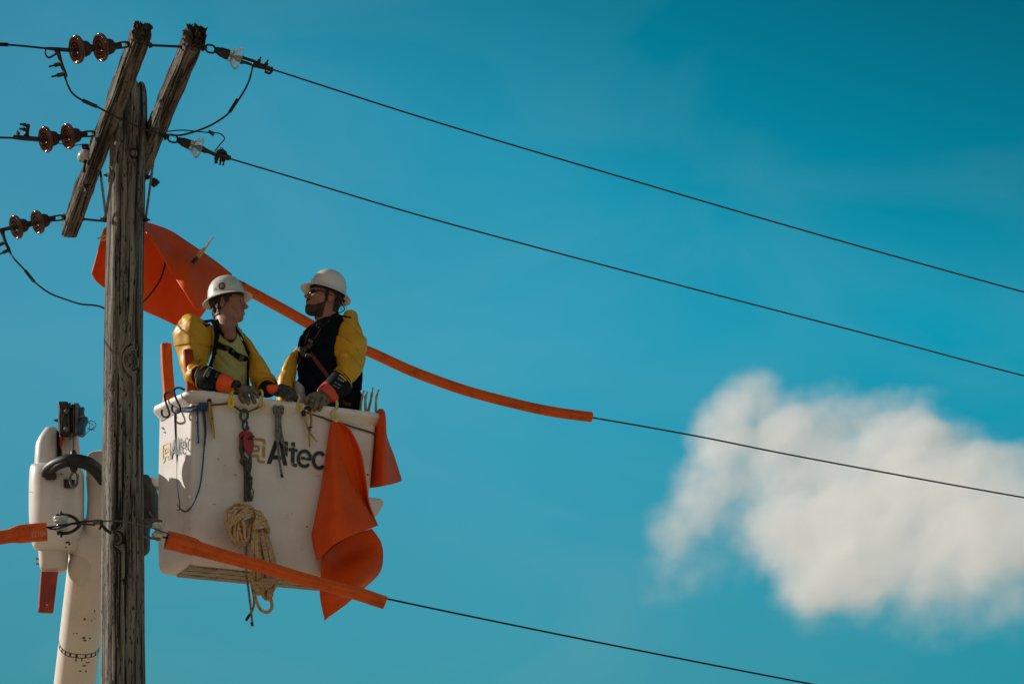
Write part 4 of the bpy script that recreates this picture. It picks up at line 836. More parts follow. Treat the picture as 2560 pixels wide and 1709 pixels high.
# grey tie
root = empty('tie_rope', hang(b8, [(235, 430)])[0], 'grey cord knotted over the thin rope in front of the lettering', 'rope')
GREYR = mat('grey_cord', (.19, .18, .165), .9, c2=(.09, .085, .08), scale=80, bump=.001, bscale=180)
mb = MB()
for s, dx in ((-1, 0), (1, 0)):
    for i in range(4): tube(mb, hang(b8, [(235 + s * 12, 520, .05), (235 + s * (45 + i * 8), 470, .055), (235 + s * (78 - i * 4), 410 + i * 8, .06 + .004 * i), (235 + s * (55 - i * 8), 355 + 6 * i, .06), (235 + s * 15, 385 + i * 6, .06 + .005 * i), (238, 500, .055)]), .0072, 8, 5)
mb.obj('knot', GREYR, root)
for q, r in (([(205, 500), (208, 650), (205, 800), (220, 950), (235, 1100), (255, 1280), (295, 1500)], [.0105, .010, .0095, .0088, .0080, .0078, .0074]), ([(240, 500), (240, 640), (248, 760), (235, 860), (222, 980)], [.0088] * 5), ([(270, 490), (265, 640), (285, 800), (315, 950), (330, 1010)], [.0075] * 5), ([(248, 830), (285, 930), (330, 990), (385, 1025)], [.0075, .008, .0085, .0085])):
    mb = MB(); tube(mb, hang(b8, q, .045), r, 10, 6); mb.obj('strand', GREYR, root)
mb = MB(); tube(mb, hang(b8, [(285, 1470), (302, 1520)], .047), .0090, 10, 1); mb.obj('taped_end', BLACK, root)
# tan rope hank
root = empty('rope_hank', hang(d4, [(420, 600)])[0], 'big hank of tan rope hanging in front of the bucket', 'rope')
def rp(mb, l, r=.0105, off=.07, per=7): tube(mb, [P(*d4(x, y), faceY(d4(x, y)[0]) - off - (o_ if len_ > 2 else 0)) for (x, y, o_), len_ in [((q[0], q[1], q[2] if len(q) > 2 else 0), len(q)) for q in l]], r, 10, per)
random.seed(5)
mb = MB()
ends = [(150, 440), (175, 490), (205, 540), (228, 560), (290, 500), (325, 545), (360, 530), (385, 480), (255, 520), (140, 380), (340, 500)]
for i, (ex, ey) in enumerate(ends):
    z = random.uniform(0, .05); lx = 150 + i * 17 + random.uniform(-12, 12)
    rp(mb, [(425, 150, .01), (380 - i * 4, 118 + random.uniform(-8, 14), .03 + z), (300 - (11 - i) * 6, 150 + i * 8, .05 + z), ((lx + ex) / 2 - 10, (ey + 200) / 2, .045 + z), (ex - 8, ey - 25, .04 + z), (ex + 8, ey + 6, .03 + z), (ex + 34, ey - 40, .02 + z), ((ex + 400) / 2 + 12, (ey + 260) / 2, .02 + z), (435, 250, .01)])
rp(mb, [(120, 330, .05), (150, 280, .07), (230, 240, .10), (320, 160, .11), (400, 125, .09), (440, 180, .05), (440, 260, .02)]); rp(mb, [(115, 300, .05), (120, 200, .06), (150, 140, .05)]); rp(mb, [(112, 312, .06), (180, 300, .09), (260, 240, .11), (330, 190, .11), (410, 170, .09)]); rp(mb, [(110, 320, .03), (140, 345, .07), (210, 310, .1), (300, 235, .11), (400, 215, .1), (430, 250, .06)])
mb.obj('loop', ROPET, root)
for (x, y, o_) in ((215, 100, .03), (175, 132, .05), (180, 190, .09), (300, 92, .04), (258, 96, .02)):
    mb = MB(); lathe(mb, P(*d4(x, y), faceY(590) - .07 - o_), (0, 0, 1), [(-.013, .002), (-.011, .008), (-.004, .013), (.004, .013), (.011, .008), (.013, .002)], 12); mb.obj('strand_end', ROPET, root)
mb = MB()
for i in range(12):
    f_ = i / 11; z = random.uniform(-.01, .045); bx = 470 + f_ * 230; by = 1120 + 70 * math.sin(f_ * math.pi) - random.uniform(0, 90) - (60 if f_ > .9 else 0)
    rp(mb, [(430 + f_ * 130, 395 - f_ * 20, .02 + z), (420 + f_ * 190, 560, .05 + z), (430 + f_ * 230, 760, .055 + z), (bx + (f_ - .5) * 30 - 20, by - 110, .05 + z), (bx - 8, by, .045 + z), (bx + 28 * (1 - f_), by - 60, .03 + z), (440 + f_ * 225, 700, .02 + z), (470 + f_ * 110, 420, .01 + z)])
for i in range(5): rp(mb, [(400 + 10 * i, 900, .09), (405 + i * 6, 980, .1), (450 + i * 5, 1060 - i * 16, .11), (540, 1075 - i * 28, .11), (640, 1010 - i * 14, .10), (690 - i * 5, 920, .08)], .0098)
mb.obj('loop', ROPET, root)
mb = MB()
for i in range(4): rp(mb, [(415 + 6 * i, 440 - 12 * i, .06), (450, 370 - 24 * i, .10), (520, 320 - 26 * i, .10), (575, 350 - 22 * i, .09), (610 - i * 8, 430 - i * 14, .06)], .0105)
for i in range(3): rp(mb, [(430, 150 + i * 20, .06), (480 + i * 14, 200 - 8 * i, .08), (540 + i * 8, 250 + 14 * i, .08), (610, 380 + i * 14, .05)], .0105)
mb.obj('wrap', ROPET, root)
mb = MB(); rp(mb, [(458, 1040, .04), (450, 1130, .06), (470, 1220, .06), (520, 1310, .06), (590, 1335, .06), (640, 1290, .06), (640, 1210, .06), (615, 1150, .04)]); mb.obj('loose_bight', ROPET, root)
for l, e in (([(345, 540, .0), (350, 800, .0), (345, 900, .0), (365, 1010, .0), (385, 1160, .0), (405, 1320, .0), (418, 1460, .0)], [(412, 1450), (420, 1495)]), ([(395, 950, 0), (415, 1050, 0), (438, 1180, 0), (428, 1290, 0), (385, 1370, 0)], [(388, 1362), (348, 1428)])):
    mb = MB(); rp(mb, l, .0072, .05); mb.obj('tail', ROPEP, root)
    mb = MB(); rp(mb, [(*e[0], 0), (*e[1], 0)], .009, .05); mb.obj('taped_end', BLACK, root)
# ------------------------------------------------------------------ orange line hoses
def hose(name, label, path, r, group=None, m_=None, n=24):
    m_ = m_ or ORNGH
    path = [Vector(p) for p in path]; mid = path[len(path) // 2]; root = empty(name, path[0], label, 'line hose', group)
    mb = MB(); q = cat_spline(path, 8); rr = lerp_list(r, len(q)) if isinstance(r, (list, tuple)) else [r] * len(q)
    m = len(q); vs = []; fs = []; up = Vector((0, 0, 1))
    if abs((q[-1] - q[0]).normalized().z) > .8: up = Vector((0, -1, 0))
    for i in range(m):
        d = (q[min(i + 1, m - 1)] - q[max(i - 1, 0)]).normalized(); u = (up - d * up.dot(d)).normalized(); s = d.cross(u)
        for k in range(n * 2):
            a = 2 * math.pi * k / (n * 2); rad = rr[i] * (.35 + .68 * math.cos(math.pi / 6) / math.cos(((a + .2) % (math.pi / 3)) - math.pi / 6)) * 1.03
            for a0, wd, dp in ((R(-38), .15, .14), (R(28), .10, .09), (R(205), .2, .08), (R(-75), .12, .07)):
                da = (a - a0 + math.pi) % (2 * math.pi) - math.pi; rad -= rr[i] * dp * math.exp(-(da / wd) ** 2)
            vs.append(q[i] + (s * math.cos(a) + u * math.sin(a)) * rad)
    N2 = n * 2
    for i in range(m - 1):
        for k in range(N2): fs.append((i * N2 + k, i * N2 + (k + 1) % N2, (i + 1) * N2 + (k + 1) % N2, (i + 1) * N2 + k))
    # open ends: a lip, then a short bore
    for (i0, sgn) in ((0, 1), (m - 1, -1)):
        c = q[i0]; d = (q[1] - q[0]).normalized() if i0 == 0 else (q[-2] - q[-1]).normalized(); base = len(vs)
        for k in range(N2): vs.append(c + (vs[i0 * N2 + k] - c) * .78)
        for k in range(N2): vs.append(c + (vs[i0 * N2 + k] - c) * .76 + d * .09)
        for k in range(N2): fs.append((i0 * N2 + k, i0 * N2 + (k + 1) % N2, base + (k + 1) % N2, base + k)); fs.append((base + k, base + (k + 1) % N2, base + N2 + (k + 1) % N2, base + N2 + k))
        fs.append(tuple(base + N2 + k for k in range(N2)))
    mb.add(vs, fs); mb.obj('hose_body', m_, root, smooth=60); return root
GHO = 'orange rubber line hoses on the wires'
fy = lambda x: far(x, 400, 16.62)
HT = [k2(1000, 545), k2(1120, 603), k2(1210, 650), k2(1400, 752), k2(1630, 880), k2(1850, 990), k2(2050, 1072), kD(950, 853), kD(1070, 896), kD(1200, 930), kD(1280, 946), kD(1356, 956)]
hose('line_hose', 'long curved orange hose running behind both helmeted men', [P(x, y, fy(x)) for x, y in HT], [.037, .037, .036, .036, .037, .037, .036, .037, .037, .037, .038, .038], GHO)
LH = [(138, 1100, 15.00), (200, 1114, 15.02), (300, 1142, 15.06), (345, 1158, 15.07), (520, 1207, 15.13), (740, 1267, 15.2), (960, 1335, 15.27), (1200, 1398, 15.34), (1290, 1422, 15.37), (1475, 1484, 15.42)]
hose('line_hose', 'orange hose sloping down in front of the white bucket', pts(k3, LH), [.057, .056, .055, .045, .041, .040, .040, .038, .043, .041], GHO)
hose('line_hose', 'orange hose with a number at the left edge, below the pulley housing', pts(d2, [(-2600, 640, YL - 1.1), (-1300, 620, YL - .6), (-420, 580, YL - .35), (-120, 563, YL - .2), (0, 553, YL - .14), (110, 535, YL - .11), (170, 522, YL - .1), (250, 510, YL - .09), (420, 492, YL - .08), (575, 480, YL - .07)]), [.040, .040, .040, .041, .042, .042, .048, .056, .056, .056], GHO)
# number moulded on the left hose, upside down as it hangs there
cu = bpy.data.curves.new('n', 'FONT'); cu.body = '40133'; cu.size = .056; cu.extrude = .0008; tmp = bpy.data.objects.new('n', cu); col.objects.link(tmp); bpy.context.view_layer.update()
me = bpy.data.meshes.new_from_object(tmp.evaluated_get(bpy.context.evaluated_depsgraph_get())); bpy.data.objects.remove(tmp); vv = [v.co.copy() for v in me.vertices]; ff = [tuple(p.vertices) for p in me.polygons]
a0, a1 = P(*d2(560, 470), YL - .136), P(*d2(385, 488), YL - .138); ex_ = (a1 - a0).normalized(); ey_ = Vector((0, 0, -1)); ey_ = (ey_ - ex_ * ey_.dot(ex_)).normalized(); wmax = max(v.x for v in vv); sx_ = (a1 - a0).length / wmax
mb = MB(); mb.add([a0 + ex_ * v.x * sx_ + ey_ * v.y * .8 + Vector((0, -1, 0)) * v.z for v in vv], ff); hz = [o for o in bpy.data.objects if o.name.startswith('line_hose') and o.type == 'EMPTY'][-1]
mb.obj('moulded_number', mat('worn_pale_marking', (.62, .36, .24), .6), hz, smooth=0)
GS2 = 'spare orange hoses standing in the bucket'
hose('spare_hose', 'upright orange hose standing at the left end of the bucket', (lambda q: q + [q[-1] - Vector((0, 0, .08)), q[-1] - Vector((-.01, 0, .16))])(pts(k2, [(603, 1010, 15.70), (608, 1150, 15.70), (622, 1340, 15.70)])), [.036, .037, .037, .037, .037], GS2)
hose('spare_hose', 'upright orange hose standing against the yellow sleeve', (lambda q: q + [q[-1] - Vector((-.004, -.01, .08)), q[-1] - Vector((-.012, -.02, .16))])(pts(k2, [(755, 1052, 15.455), (765, 1180, 15.45), (778, 1300, 15.44)])), [.030, .032, .033, .033, .033], GS2, mat('brown_orange_hose_rubber', (.42, .055, .012), .55, 0, c2=(.30, .035, .01), scale=10, spec=.2))
# ------------------------------------------------------------------ orange blankets
def sheet(label, grids, group='orange rubber blankets'):
    allp = [p for g in grids for r in g for p in r]; mb = MB()
    for g in grids: patch(mb, g, 7)
    return mb.obj('rubber_blanket', ORNG, label=label, cat='rubber blanket', group=group, smooth=180, solid=.009)
def fp(x, y, o_): X, Yp = k3(x, y); return P(X, Yp, faceY(min(X, 931)) - o_)
A_ = [[fp(1148, 384, .05), fp(1154, 378, .055), fp(1162, 374, .05)], [fp(1136, 440, .05), fp(1152, 430, .08), fp(1168, 440, .07)], [fp(1118, 570, .05), fp(1158, 560, .12), fp(1200, 575, .09)], [fp(1085, 790, .06), fp(1172, 770, .22), fp(1272, 750, .11)],
      [fp(1045, 990, .07), fp(1185, 950, .27), fp(1372, 920, .12)], [fp(1030, 1085, .07), fp(1190, 1030, .28), fp(1415, 985, .12)], [fp(1060, 1228, .07), fp(1190, 1112, .27), fp(1434, 1012, .11)]]
B_ = [[fp(1150, 384, .045), fp(1175, 372, .04), fp(1200, 385, .045)], [fp(1162, 450, .05), fp(1230, 420, .012), fp(1262, 430, .06)], [fp(1195, 575, .05), fp(1270, 540, .006), fp(1325, 560, .08)], [fp(1268, 750, .06), fp(1320, 735, .008), fp(1356, 720, .09)],
      [fp(1350, 890, .07), fp(1368, 880, .03), fp(1380, 880, .09)], [fp(1424, 1005, .09), fp(1424, 1000, .085), fp(1425, 1000, .09)]]
C_ = [[fp(1095, 1195, .05), fp(1230, 1090, .03), fp(1395, 1030, .06)], [fp(1084, 1300, .05), fp(1260, 1200, .02), fp(1450, 1110, .04)], [fp(1080, 1380, .05), fp(1280, 1300, .20), fp(1462, 1200, .05)], [fp(1080, 1440, .04), fp(1270, 1390, .27), fp(1440, 1300, .06)],
      [fp(1090, 1510, .02), fp(1210, 1460, .12), fp(1345, 1395, .05)], [fp(1108, 1592, .0), fp(1150, 1555, .04), fp(1232, 1495, .03)]]
hb = sheet('twisted orange rubber blanket hanging from a hook over the bucket lettering', [A_, B_, C_])
for (x, y, o_) in ((1205, 600, .128), (1253, 700, .135), (1300, 795, .15), (1350, 890, .145), (1282, 1042, .245), (1172, 1100, .285), (1110, 1060, .16), (1345, 1345, .12), (1190, 1497, .10), (1421, 1258, .08)):
    mb = MB(); lathe(mb, fp(x, y, o_ + .004), FN, [(0, .004), (.001, .004)], 8); mb.obj('eyelet', BLACK, hb, smooth=0)
ry = lambda x, y, Yv: P(*k3(x, y), Yv)
Rr = [[(1436, 305, 15.94), (1446, 299, 15.9), (1458, 300, 15.86), (1466, 308, 15.88), (1472, 320, 15.92)], [(1408, 360, 15.96), (1444, 345, 15.84), (1474, 350, 15.80), (1477, 358, 15.86), (1479, 366, 15.93)], [(1392, 450, 15.98), (1440, 440, 15.84), (1474, 440, 15.79), (1479, 460, 15.86), (1486, 468, 15.96)],
      [(1376, 600, 16.0), (1434, 600, 15.84), (1471, 605, 15.78), (1500, 600, 15.9), (1530, 588, 16.02)], [(1366, 745, 16.0), (1430, 745, 15.86), (1468, 742, 15.79), (1522, 735, 15.95), (1571, 718, 16.1)], [(1362, 782, 16.0), (1428, 777, 15.88), (1467, 768, 15.8), (1522, 755, 15.96), (1573, 737, 16.1)]]
sheet('folded orange rubber blanket clamped over the right end of the bucket', [[[ry(*q) for q in r] for r in Rr]])
def colm(k, ridge, low, Yr, Yl, bulge=0.0, n=4):
    out = []
    for i in range(n):
        t = i / (n - 1); x = ridge[0] + (low[0] - ridge[0]) * t; y = ridge[1] + (low[1] - ridge[1]) * t; out.append(P(*k(x, y), Yr + (Yl - Yr) * t - bulge * math.sin(t * math.pi)))
    return out
FR = [colm(k2, a, b, yr, yl, bl) for a, b, yr, yl, bl in (((400, 148), (415, 150), 16.60, 16.54, .02), ((455, 156), (470, 235), 16.60, 16.30, .03), ((560, 187), (570, 385), 16.62, 16.32, .05), ((655, 230), (650, 520), 16.66, 16.40, .03), ((760, 300), (740, 655), 16.70, 16.30, .08), ((855, 364), (832, 772), 16.74, 16.34, .06), ((960, 438), (915, 672), 16.78, 16.62, .03), ((1062, 520), (1040, 600), 16.84, 16.78, .0))]
BR = [colm(k2, a, b, yr, yl, bl) for a, b, yr, yl, bl in (((168, 205), (84, 515), 16.50, 16.66, -.03), ((220, 168), (118, 572), 16.54, 16.76, -.03), ((300, 150), (210, 640), 16.58, 16.84, -.02), ((400, 144), (440, 770), 16.61, 16.88, .0), ((560, 187), (600, 842), 16.64, 16.92, -.04), ((700, 258), (692, 889), 16.68, 17.0, -.03), ((855, 364), (765, 915), 16.75, 17.0, -.02), ((960, 438), (905, 740), 16.79, 16.92, .0), ((1062, 518), (1060, 560), 16.85, 16.88, .0))]
sheet('large orange rubber blanket draped over the line behind the pole', [FR, BR])
root = empty('blanket_clamp', P(*k2(850, 360), 16.45), 'wooden clamp with a black tip pinned on the large orange blanket', 'clamp')
mb = MB(); limb(mb, [P(*k2(*q), 16.48 + .0 * q[0]) for q in ((820, 412), (860, 362), (895, 310), (932, 260))], [.0085, .0095, .0085, .0045], .8, 1); mb.obj('leg', WOODY, root)
mb = MB(); limb(mb, [P(*k2(*q), 16.46) for q in ((812, 405), (845, 352), (880, 330))], [.008, .008, .004], .8); mb.obj('leg', WOODYP, root)
mb = MB(); tube(mb, [P(*k2(*q), 16.45) for q in ((788, 440), (806, 418), (824, 402))], [.013, .015, .011], 10, 3); mb.obj('tip', BLACK, root)
root = empty('blanket_clamp', P(*k2(150, 250), 16.4), 'small serrated clamp tip poking out left of the pole', 'clamp')
mb = MB(); limb(mb, [P(*k2(*q), 16.42) for q in ((215, 235), (180, 250), (150, 262), (122, 270))], [.010, .0095, .0085, .004], .8, 1); mb.obj('leg', WOODY, root)
mb = MB(); limb(mb, [P(*k2(*q), 16.42) for q in ((215, 262), (175, 275), (142, 284))], [.009, .008, .004], .8, 1); mb.obj('leg', WOODY, root)
# ------------------------------------------------------------------ the boom, its housing and the pulley head behind the pole
BW = mat('boom_fibreglass', (.76, .71, .64), .42, 0, c2=(.64, .57, .49), scale=2.2, lo=.45, hi=.75, c3=(.09, .08, .07), scale3=22, lo3=.70, hi3=.73, bump=.001, bscale=8)
HW = mat('housing_fibreglass', (.76, .745, .72), .36, 0, c2=(.58, .53, .47), scale=3, lo=.4, hi=.75, c3=(.12, .10, .09), scale3=20, lo3=.73, hi3=.76, coat=.2)
REDO = mat('red_orange_plastic', (.42, .055, .02), .45, c2=(.30, .035, .015), scale=6)
GRAY = mat('grey_bracket_metal', (.16, .16, .16), .5, .4, c2=(.09, .09, .09), scale=18); DGR = mat('dark_grey_metal', (.04, .042, .042), .5, .4); BLU = mat('blue_plastic', (.010, .075, .14), .35)
OLV = mat('dark_olive_steel', (.035, .032, .022), .6, c2=(.02, .02, .015), scale=10)
BOOM = empty('lift_boom', P(390, 1709, 16.5), 'white aerial lift boom with its pulley housing behind the pole', 'lift boom')
top = P(*k4(480, 900), 15.95); ax = Vector((-.13, .69, -.71)).normalized()
q0 = P(*k4(391, 1568), 16.62); ax = (q0 - P(*k4(455, 1010), 16.0)).normalized(); s0 = P(*k4(455, 1010), 16.0) - ax * .35; L_ = (s0.z - .4) / -ax.z
mb = MB(); side = ax.cross(Vector((0, 0, 1))).normalized()
ring_n = 44; vs = []; fs = []; ks = 30; fw_ = side.cross(ax).normalized()
for i in range(ks + 1):
    c = s0 + ax * (L_ * i / ks); r = .125 + .015 * min(1, i / ks * 3)
    for k in range(ring_n):
        a = 2 * math.pi * k / ring_n; ca, sa = math.cos(a), math.sin(a); e = 2 / 2.6
        vs.append(c + side * (math.copysign(abs(ca) ** e, ca) * r) + fw_ * (math.copysign(abs(sa) ** e, sa) * r * 1.15))
for i in range(ks):
    for k in range(ring_n): fs.append((i * ring_n + k, i * ring_n + (k + 1) % ring_n, (i + 1) * ring_n + (k + 1) % ring_n, (i + 1) * ring_n + k))
fs += [tuple(range(ring_n)), tuple(ks * ring_n + k for k in range(ring_n))]
mb.add(vs, fs); mb.obj('boom_tube', BW, BOOM, smooth=180)
def band(t0, w_, m, name, grow=.0025, a0=0, a1=360):
    mb = MB(); vs = []; n = 60
    for t in (t0, t0 + w_):
        c = s0 + ax * t; r = .125 + .015 * min(1, (t / L_) * 3)
        for k in range(n + 1):
            a = R(a0 + (a1 - a0) * k / n); ca, sa = math.cos(a), math.sin(a); e = 2 / 2.6
            vs.append(c + side * (math.copysign(abs(ca) ** e, ca) * (r + grow)) + fw_ * (math.copysign(abs(sa) ** e, sa) * (r * 1.15 + grow)))
    mb.add(vs, [(k, k + 1, n + 2 + k, n + 1 + k) for k in range(n)]); return mb.obj(name, m, BOOM, smooth=180)
tb = (P(*k4(430, 1390), 16.5) - s0).dot(ax)
tb = [t for t in np.linspace(.2, 2.5, 200) if px(s0 + ax * t - fw_ * .14 * (1 if fw_.y > 0 else -1))[1] > 960 + 1402 / 2.0929][0]
band(tb, .004, BLACK, 'ring_mark'); band(tb + .028, .004, BLACK, 'ring_mark')
for i in range(22): band(tb + .004, .024, BLACK, 'ring_mark', .0022, i * 16.4, i * 16.4 + 4.5)
# fairing that runs down beside the pole
FB = mat('fairing_fibreglass', (.70, .64, .56), .4, 0, c2=(.58, .50, .42), scale=3, lo=.4, hi=.7, c3=(.12, .10, .08), scale3=24, lo3=.72, hi3=.75)
mb = MB(); loft(mb, secs(k4, [(500, 350, 560, 352, .03), (462, 372, 620, 375, .09), (448, 410, 640, 410, .12), (452, 500, 640, 500, .13), (458, 600, 620, 600, .13), (450, 720, 600, 720, .13), (415, 830, 560, 850, .12), (375, 900, 520, 915, .11), (357, 950, 480, 975, .10), (360, 1000, 452, 1020, .08), (378, 1035, 435, 1045, .05), (400, 1050, 415, 1052, .01)], 15.82), n=32, per=5)
mb.obj('fairing', FB, BOOM, smooth=180)
mb = MB(); p = P(*k4(497, 990), 15.9); loft(mb, secs(k4, [(472, 975, 550, 972, .004), (468, 1008, 550, 1005, .004)], 15.855), n=12); mb.obj('label_plate', GRAY, BOOM)
# housing
mb = MB(); loft(mb, secs(k4, [(238, 233, 300, 233, .05), (214, 272, 301, 272, .085), (190, 320, 302, 320, .10), (184, 390, 303, 390, .11), (180, 440, 303, 440, .11), (166, 470, 310, 470, .11)], 15.75), n=36, ex=2.3, per=4)
mb.obj('housing_fin', HW, BOOM, smooth=180)
mb = MB(); loft(mb, secs(k4, [(190, 425, 425, 448, .06), (164, 432, 434, 456, .12), (156, 480, 438, 490, .15), (154, 600, 438, 600, .16), (155, 700, 437, 700, .16), (160, 770, 432, 770, .15), (168, 830, 424, 835, .14), (182, 862, 412, 868, .11), (215, 878, 390, 880, .06)], 15.72), n=40, ex=2.5, per=5)
mb.obj('housing', HW, BOOM, smooth=180)
mb = MB(); loft(mb, secs(k4, [(322, 262, 412, 262, .05), (324, 340, 416, 340, .055), (328, 470, 424, 470, .06)], 15.74), n=28, ex=3, per=4); mb.obj('jib_post', FB, BOOM, smooth=180)
mb = MB(); loft(mb, secs(k4, [(296, 250, 330, 250, .04), (296, 420, 330, 420, .04)], 15.76), n=12); mb.obj('jib_slot', BLACK, BOOM)
mb = MB(); loft(mb, secs(k4, [(310, 262, 340, 262, .02), (312, 300, 330, 310, .015), (316, 335, 320, 338, .005)], 15.66), n=12); mb.obj('orange_flash', REDO, BOOM)
mb = MB(); loft(mb, secs(k4, [(204, 872, 356, 876, .08), (207, 930, 352, 935, .08), (212, 965, 342, 968, .075), (226, 978, 322, 980, .06)], 15.74), n=28, ex=3.2, per=4); mb.obj('lower_housing', FB, BOOM, smooth=180)
for y in (912, 939):
    mb = MB(); lathe(mb, P(*k4(206, y), 15.72), (-1, -.2, 0), [(0, .006), (.012, .006), (.014, .010), (.02, .010)], 10); mb.obj('bolt', mat('brass_bolt', (.35, .20, .05), .4, .8), BOOM)
a = [P(*k4(x, y), 15.68) for x, y in ((218, 978), (305, 979), (279, 1193), (203, 1190))]
mb = MB(); c_ = P(*k4(248, 1150), 15.68); n = 20; hole = [c_ + (a[1] - a[0]).normalized() * (.0095 * math.cos(2 * math.pi * i / n)) + Vector((0, 0, 1)) * (.0065 * math.sin(2 * math.pi * i / n)) for i in range(n)]
outer = []
for i in range(n):
    d = (hole[i] - c_).normalized(); best = None
    for j in range(4):
        p0, p1 = a[j], a[(j + 1) % 4]; e = p1 - p0; den = d.x * e.z - d.z * e.x
        if abs(den) < 1e-9: continue
        t = ((p0.x - c_.x) * e.z - (p0.z - c_.z) * e.x) / den; s = ((p0.x - c_.x) * d.z - (p0.z - c_.z) * d.x) / den
        if t > 0 and -1e-6 <= s <= 1 + 1e-6 and (best is None or t < best): best = t
    outer.append(c_ + d * best)
vs = []; th = Vector((-.012, .03, 0))
for rg in (hole, outer): vs += rg
for rg in (hole, outer): vs += [p + th for p in rg]
fs = []
for i in range(n):
    j = (i + 1) % n; fs += [(i, j, n + j, n + i), (2 * n + i, 3 * n + i, 3 * n + j, 2 * n + j), (i, 2 * n + i, 2 * n + j, j), (n + i, n + j, 3 * n + j, 3 * n + i)]
# square corners
for cnr in a[:]:
    ds = sorted(range(n), key=lambda i: (outer[i] - cnr).length)[:2]; o = len(vs); vs += [cnr, cnr + th]; i, j = ds; fs += [(n + i, n + j, o), (3 * n + i, 3 * n + j, o + 1), (n + i, o, o + 1, 3 * n + i), (n + j, o, o + 1, 3 * n + j)]
mb.add(vs, fs); mb.obj('hanging_strap', REDO, BOOM, smooth=0)
# pulley head
Yh = 15.60
mb = MB(); loft(mb, secs(k4, [(311, 105, 362, 105, .06), (309, 180, 362, 180, .06), (310, 262, 362, 265, .06)], Yh), n=24, ex=8, per=2); mb.obj('head_bracket', DGR, BOOM, smooth=30)
mb = MB()
for l in (((313, 108), (311, 180), (315, 262)), ((318, 130), (323, 190), (318, 250)), ((350, 115), (318, 200))): tube(mb, pts(k4, l, Yh - .066), .0045, 6, 3)
mb.obj('bracket_edge', GALV, BOOM)
for x0, x1, nm in ((358, 374, 1), (388, 396, 2)):
    mb = MB(); loft(mb, secs(k4, [(x0 + 3, 97, x1 - 4, 97, .01), (x0, 130, x1 - 1, 130, .055), (x0, 195, x1, 195, .075), (x0 + 1, 255, x1 - 1, 255, .055), (x0 + 4, 292, x1 - 5, 292, .01)], Yh), n=20, per=5); mb.obj('sheave_flange', GALV, BOOM, smooth=180)
mb = MB(); loft(mb, secs(k4, [(374, 108, 389, 108, .02), (374, 190, 389, 190, .06), (374, 275, 389, 275, .02)], Yh), n=14); mb.obj('sheave', BLACK, BOOM)
mb = MB(); loft(mb, secs(k4, [(396, 108, 416, 108, .04), (396, 200, 416, 200, .05), (394, 262, 410, 262, .04)], Yh), n=16, ex=6); mb.obj('head_bracket', GRAY, BOOM)
for (x, y) in ((352, 145), (350, 237)): 
    mb = MB(); lathe(mb, P(*k4(x, y), Yh - .06), (-.3, -1, 0), [(0, .016), (.02, .016), (.024, .010)], 8); mb.obj('bolt', GRAY, BOOM)
mb = MB(); lathe(mb, P(*k4(309, 190), Yh - .03), (-1, -.2, 0), [(0, .012), (.015, .012), (.015, .007), (.03, .007)], 8); mb.obj('bolt', DGR, BOOM)
mb = MB(); loft(mb, secs(k4, [(412, 127, 443, 126, .03), (412, 146, 438, 146, .03), (412, 166, 445, 167, .03)], Yh), n=20, ex=6, per=3); mb.obj('blue_handle', BLU, BOOM)
mb = MB(); loft(mb, secs(k4, [(415, 182, 460, 175, .03), (412, 200, 458, 200, .04), (402, 225, 448, 225, .045), (398, 250, 447, 252, .045), (412, 270, 438, 272, .03)], Yh), n=20, ex=3, per=3); mb.obj('blue_handle', BLU, BOOM)
mb = MB()
for l in ([(448, 205), (480, 190), (502, 210), (490, 235), (458, 232)], [(440, 195), (475, 205), (490, 225), (470, 240), (445, 265)], [(455, 180), (470, 215), (465, 235), (490, 240)]): tube(mb, pts(k4, l, Yh - .05), .0022, 6, 6)
mb.obj('loose_wire', WIREL, BOOM)
mb = MB(); tube(mb, pts(k4, [(379, 255), (377, 300), (382, 360)], Yh - .04), .006, 8, 4); tube(mb, pts(k4, [(374, 255), (384, 310), (378, 360)], Yh - .05), .005, 8, 4); mb.obj('winch_cable', WIREL, BOOM)
mb = MB(); loft(mb, secs(k4, [(376, 345, 394, 345, .015), (368, 362, 402, 362, .03), (366, 400, 405, 400, .035), (366, 440, 406, 440, .035), (374, 458, 398, 458, .02)], Yh - .16), n=20, per=4); mb.obj('winch_weight', BLACK, BOOM)
mb = MB(); tube(mb, pts(k4, [(384, 458), (370, 480), (368, 510), (382, 537), (402, 522), (405, 490), (398, 472)], Yh - .16), [.008, .007, .0085, .0095, .0085, .006, .004], 10, 5); tube(mb, pts(k4, [(388, 462), (410, 475), (404, 512)], Yh - .18), .004, 8, 4); mb.obj('winch_hook', GRAY, BOOM)
mb = MB(); tube(mb, pts(k4, [(240, 478, 15.55), (248, 448, 15.52), (290, 418, 15.46), (350, 400, 15.42), (400, 400, 15.42), (460, 415, 15.46), (505, 450, 15.52), (545, 500, 15.6)]), [.030, .032, .036, .040, .042, .043, .043, .043], 16, 6); 
tube(mb, pts(k4, [(250, 470, 15.53), (300, 430, 15.44), (360, 408, 15.40)]), [.02, .024, .026], 10, 5); tube(mb, pts(k4, [(245, 480, 15.54), (285, 478, 15.52)]), .026, 10, 2); mb.obj('black_hose', BLACK, BOOM)
mb = MB(); prism(mb, [P(*k4(x, y), 15.553) for x, y in ((332, 495), (392, 499), (388, 543), (334, 540))], (0, .01, 0)); mb.obj('warning_plate', mat('dark_red_plate', (.035, .012, .012), .5), BOOM, smooth=0)
mb = MB(); tube(mb, pts(k4, [(345, 828, 15.575), (358, 826, 15.57), (366, 840, 15.575)]), .006, 6, 3); mb.obj('scratch_mark', BLACK, BOOM)
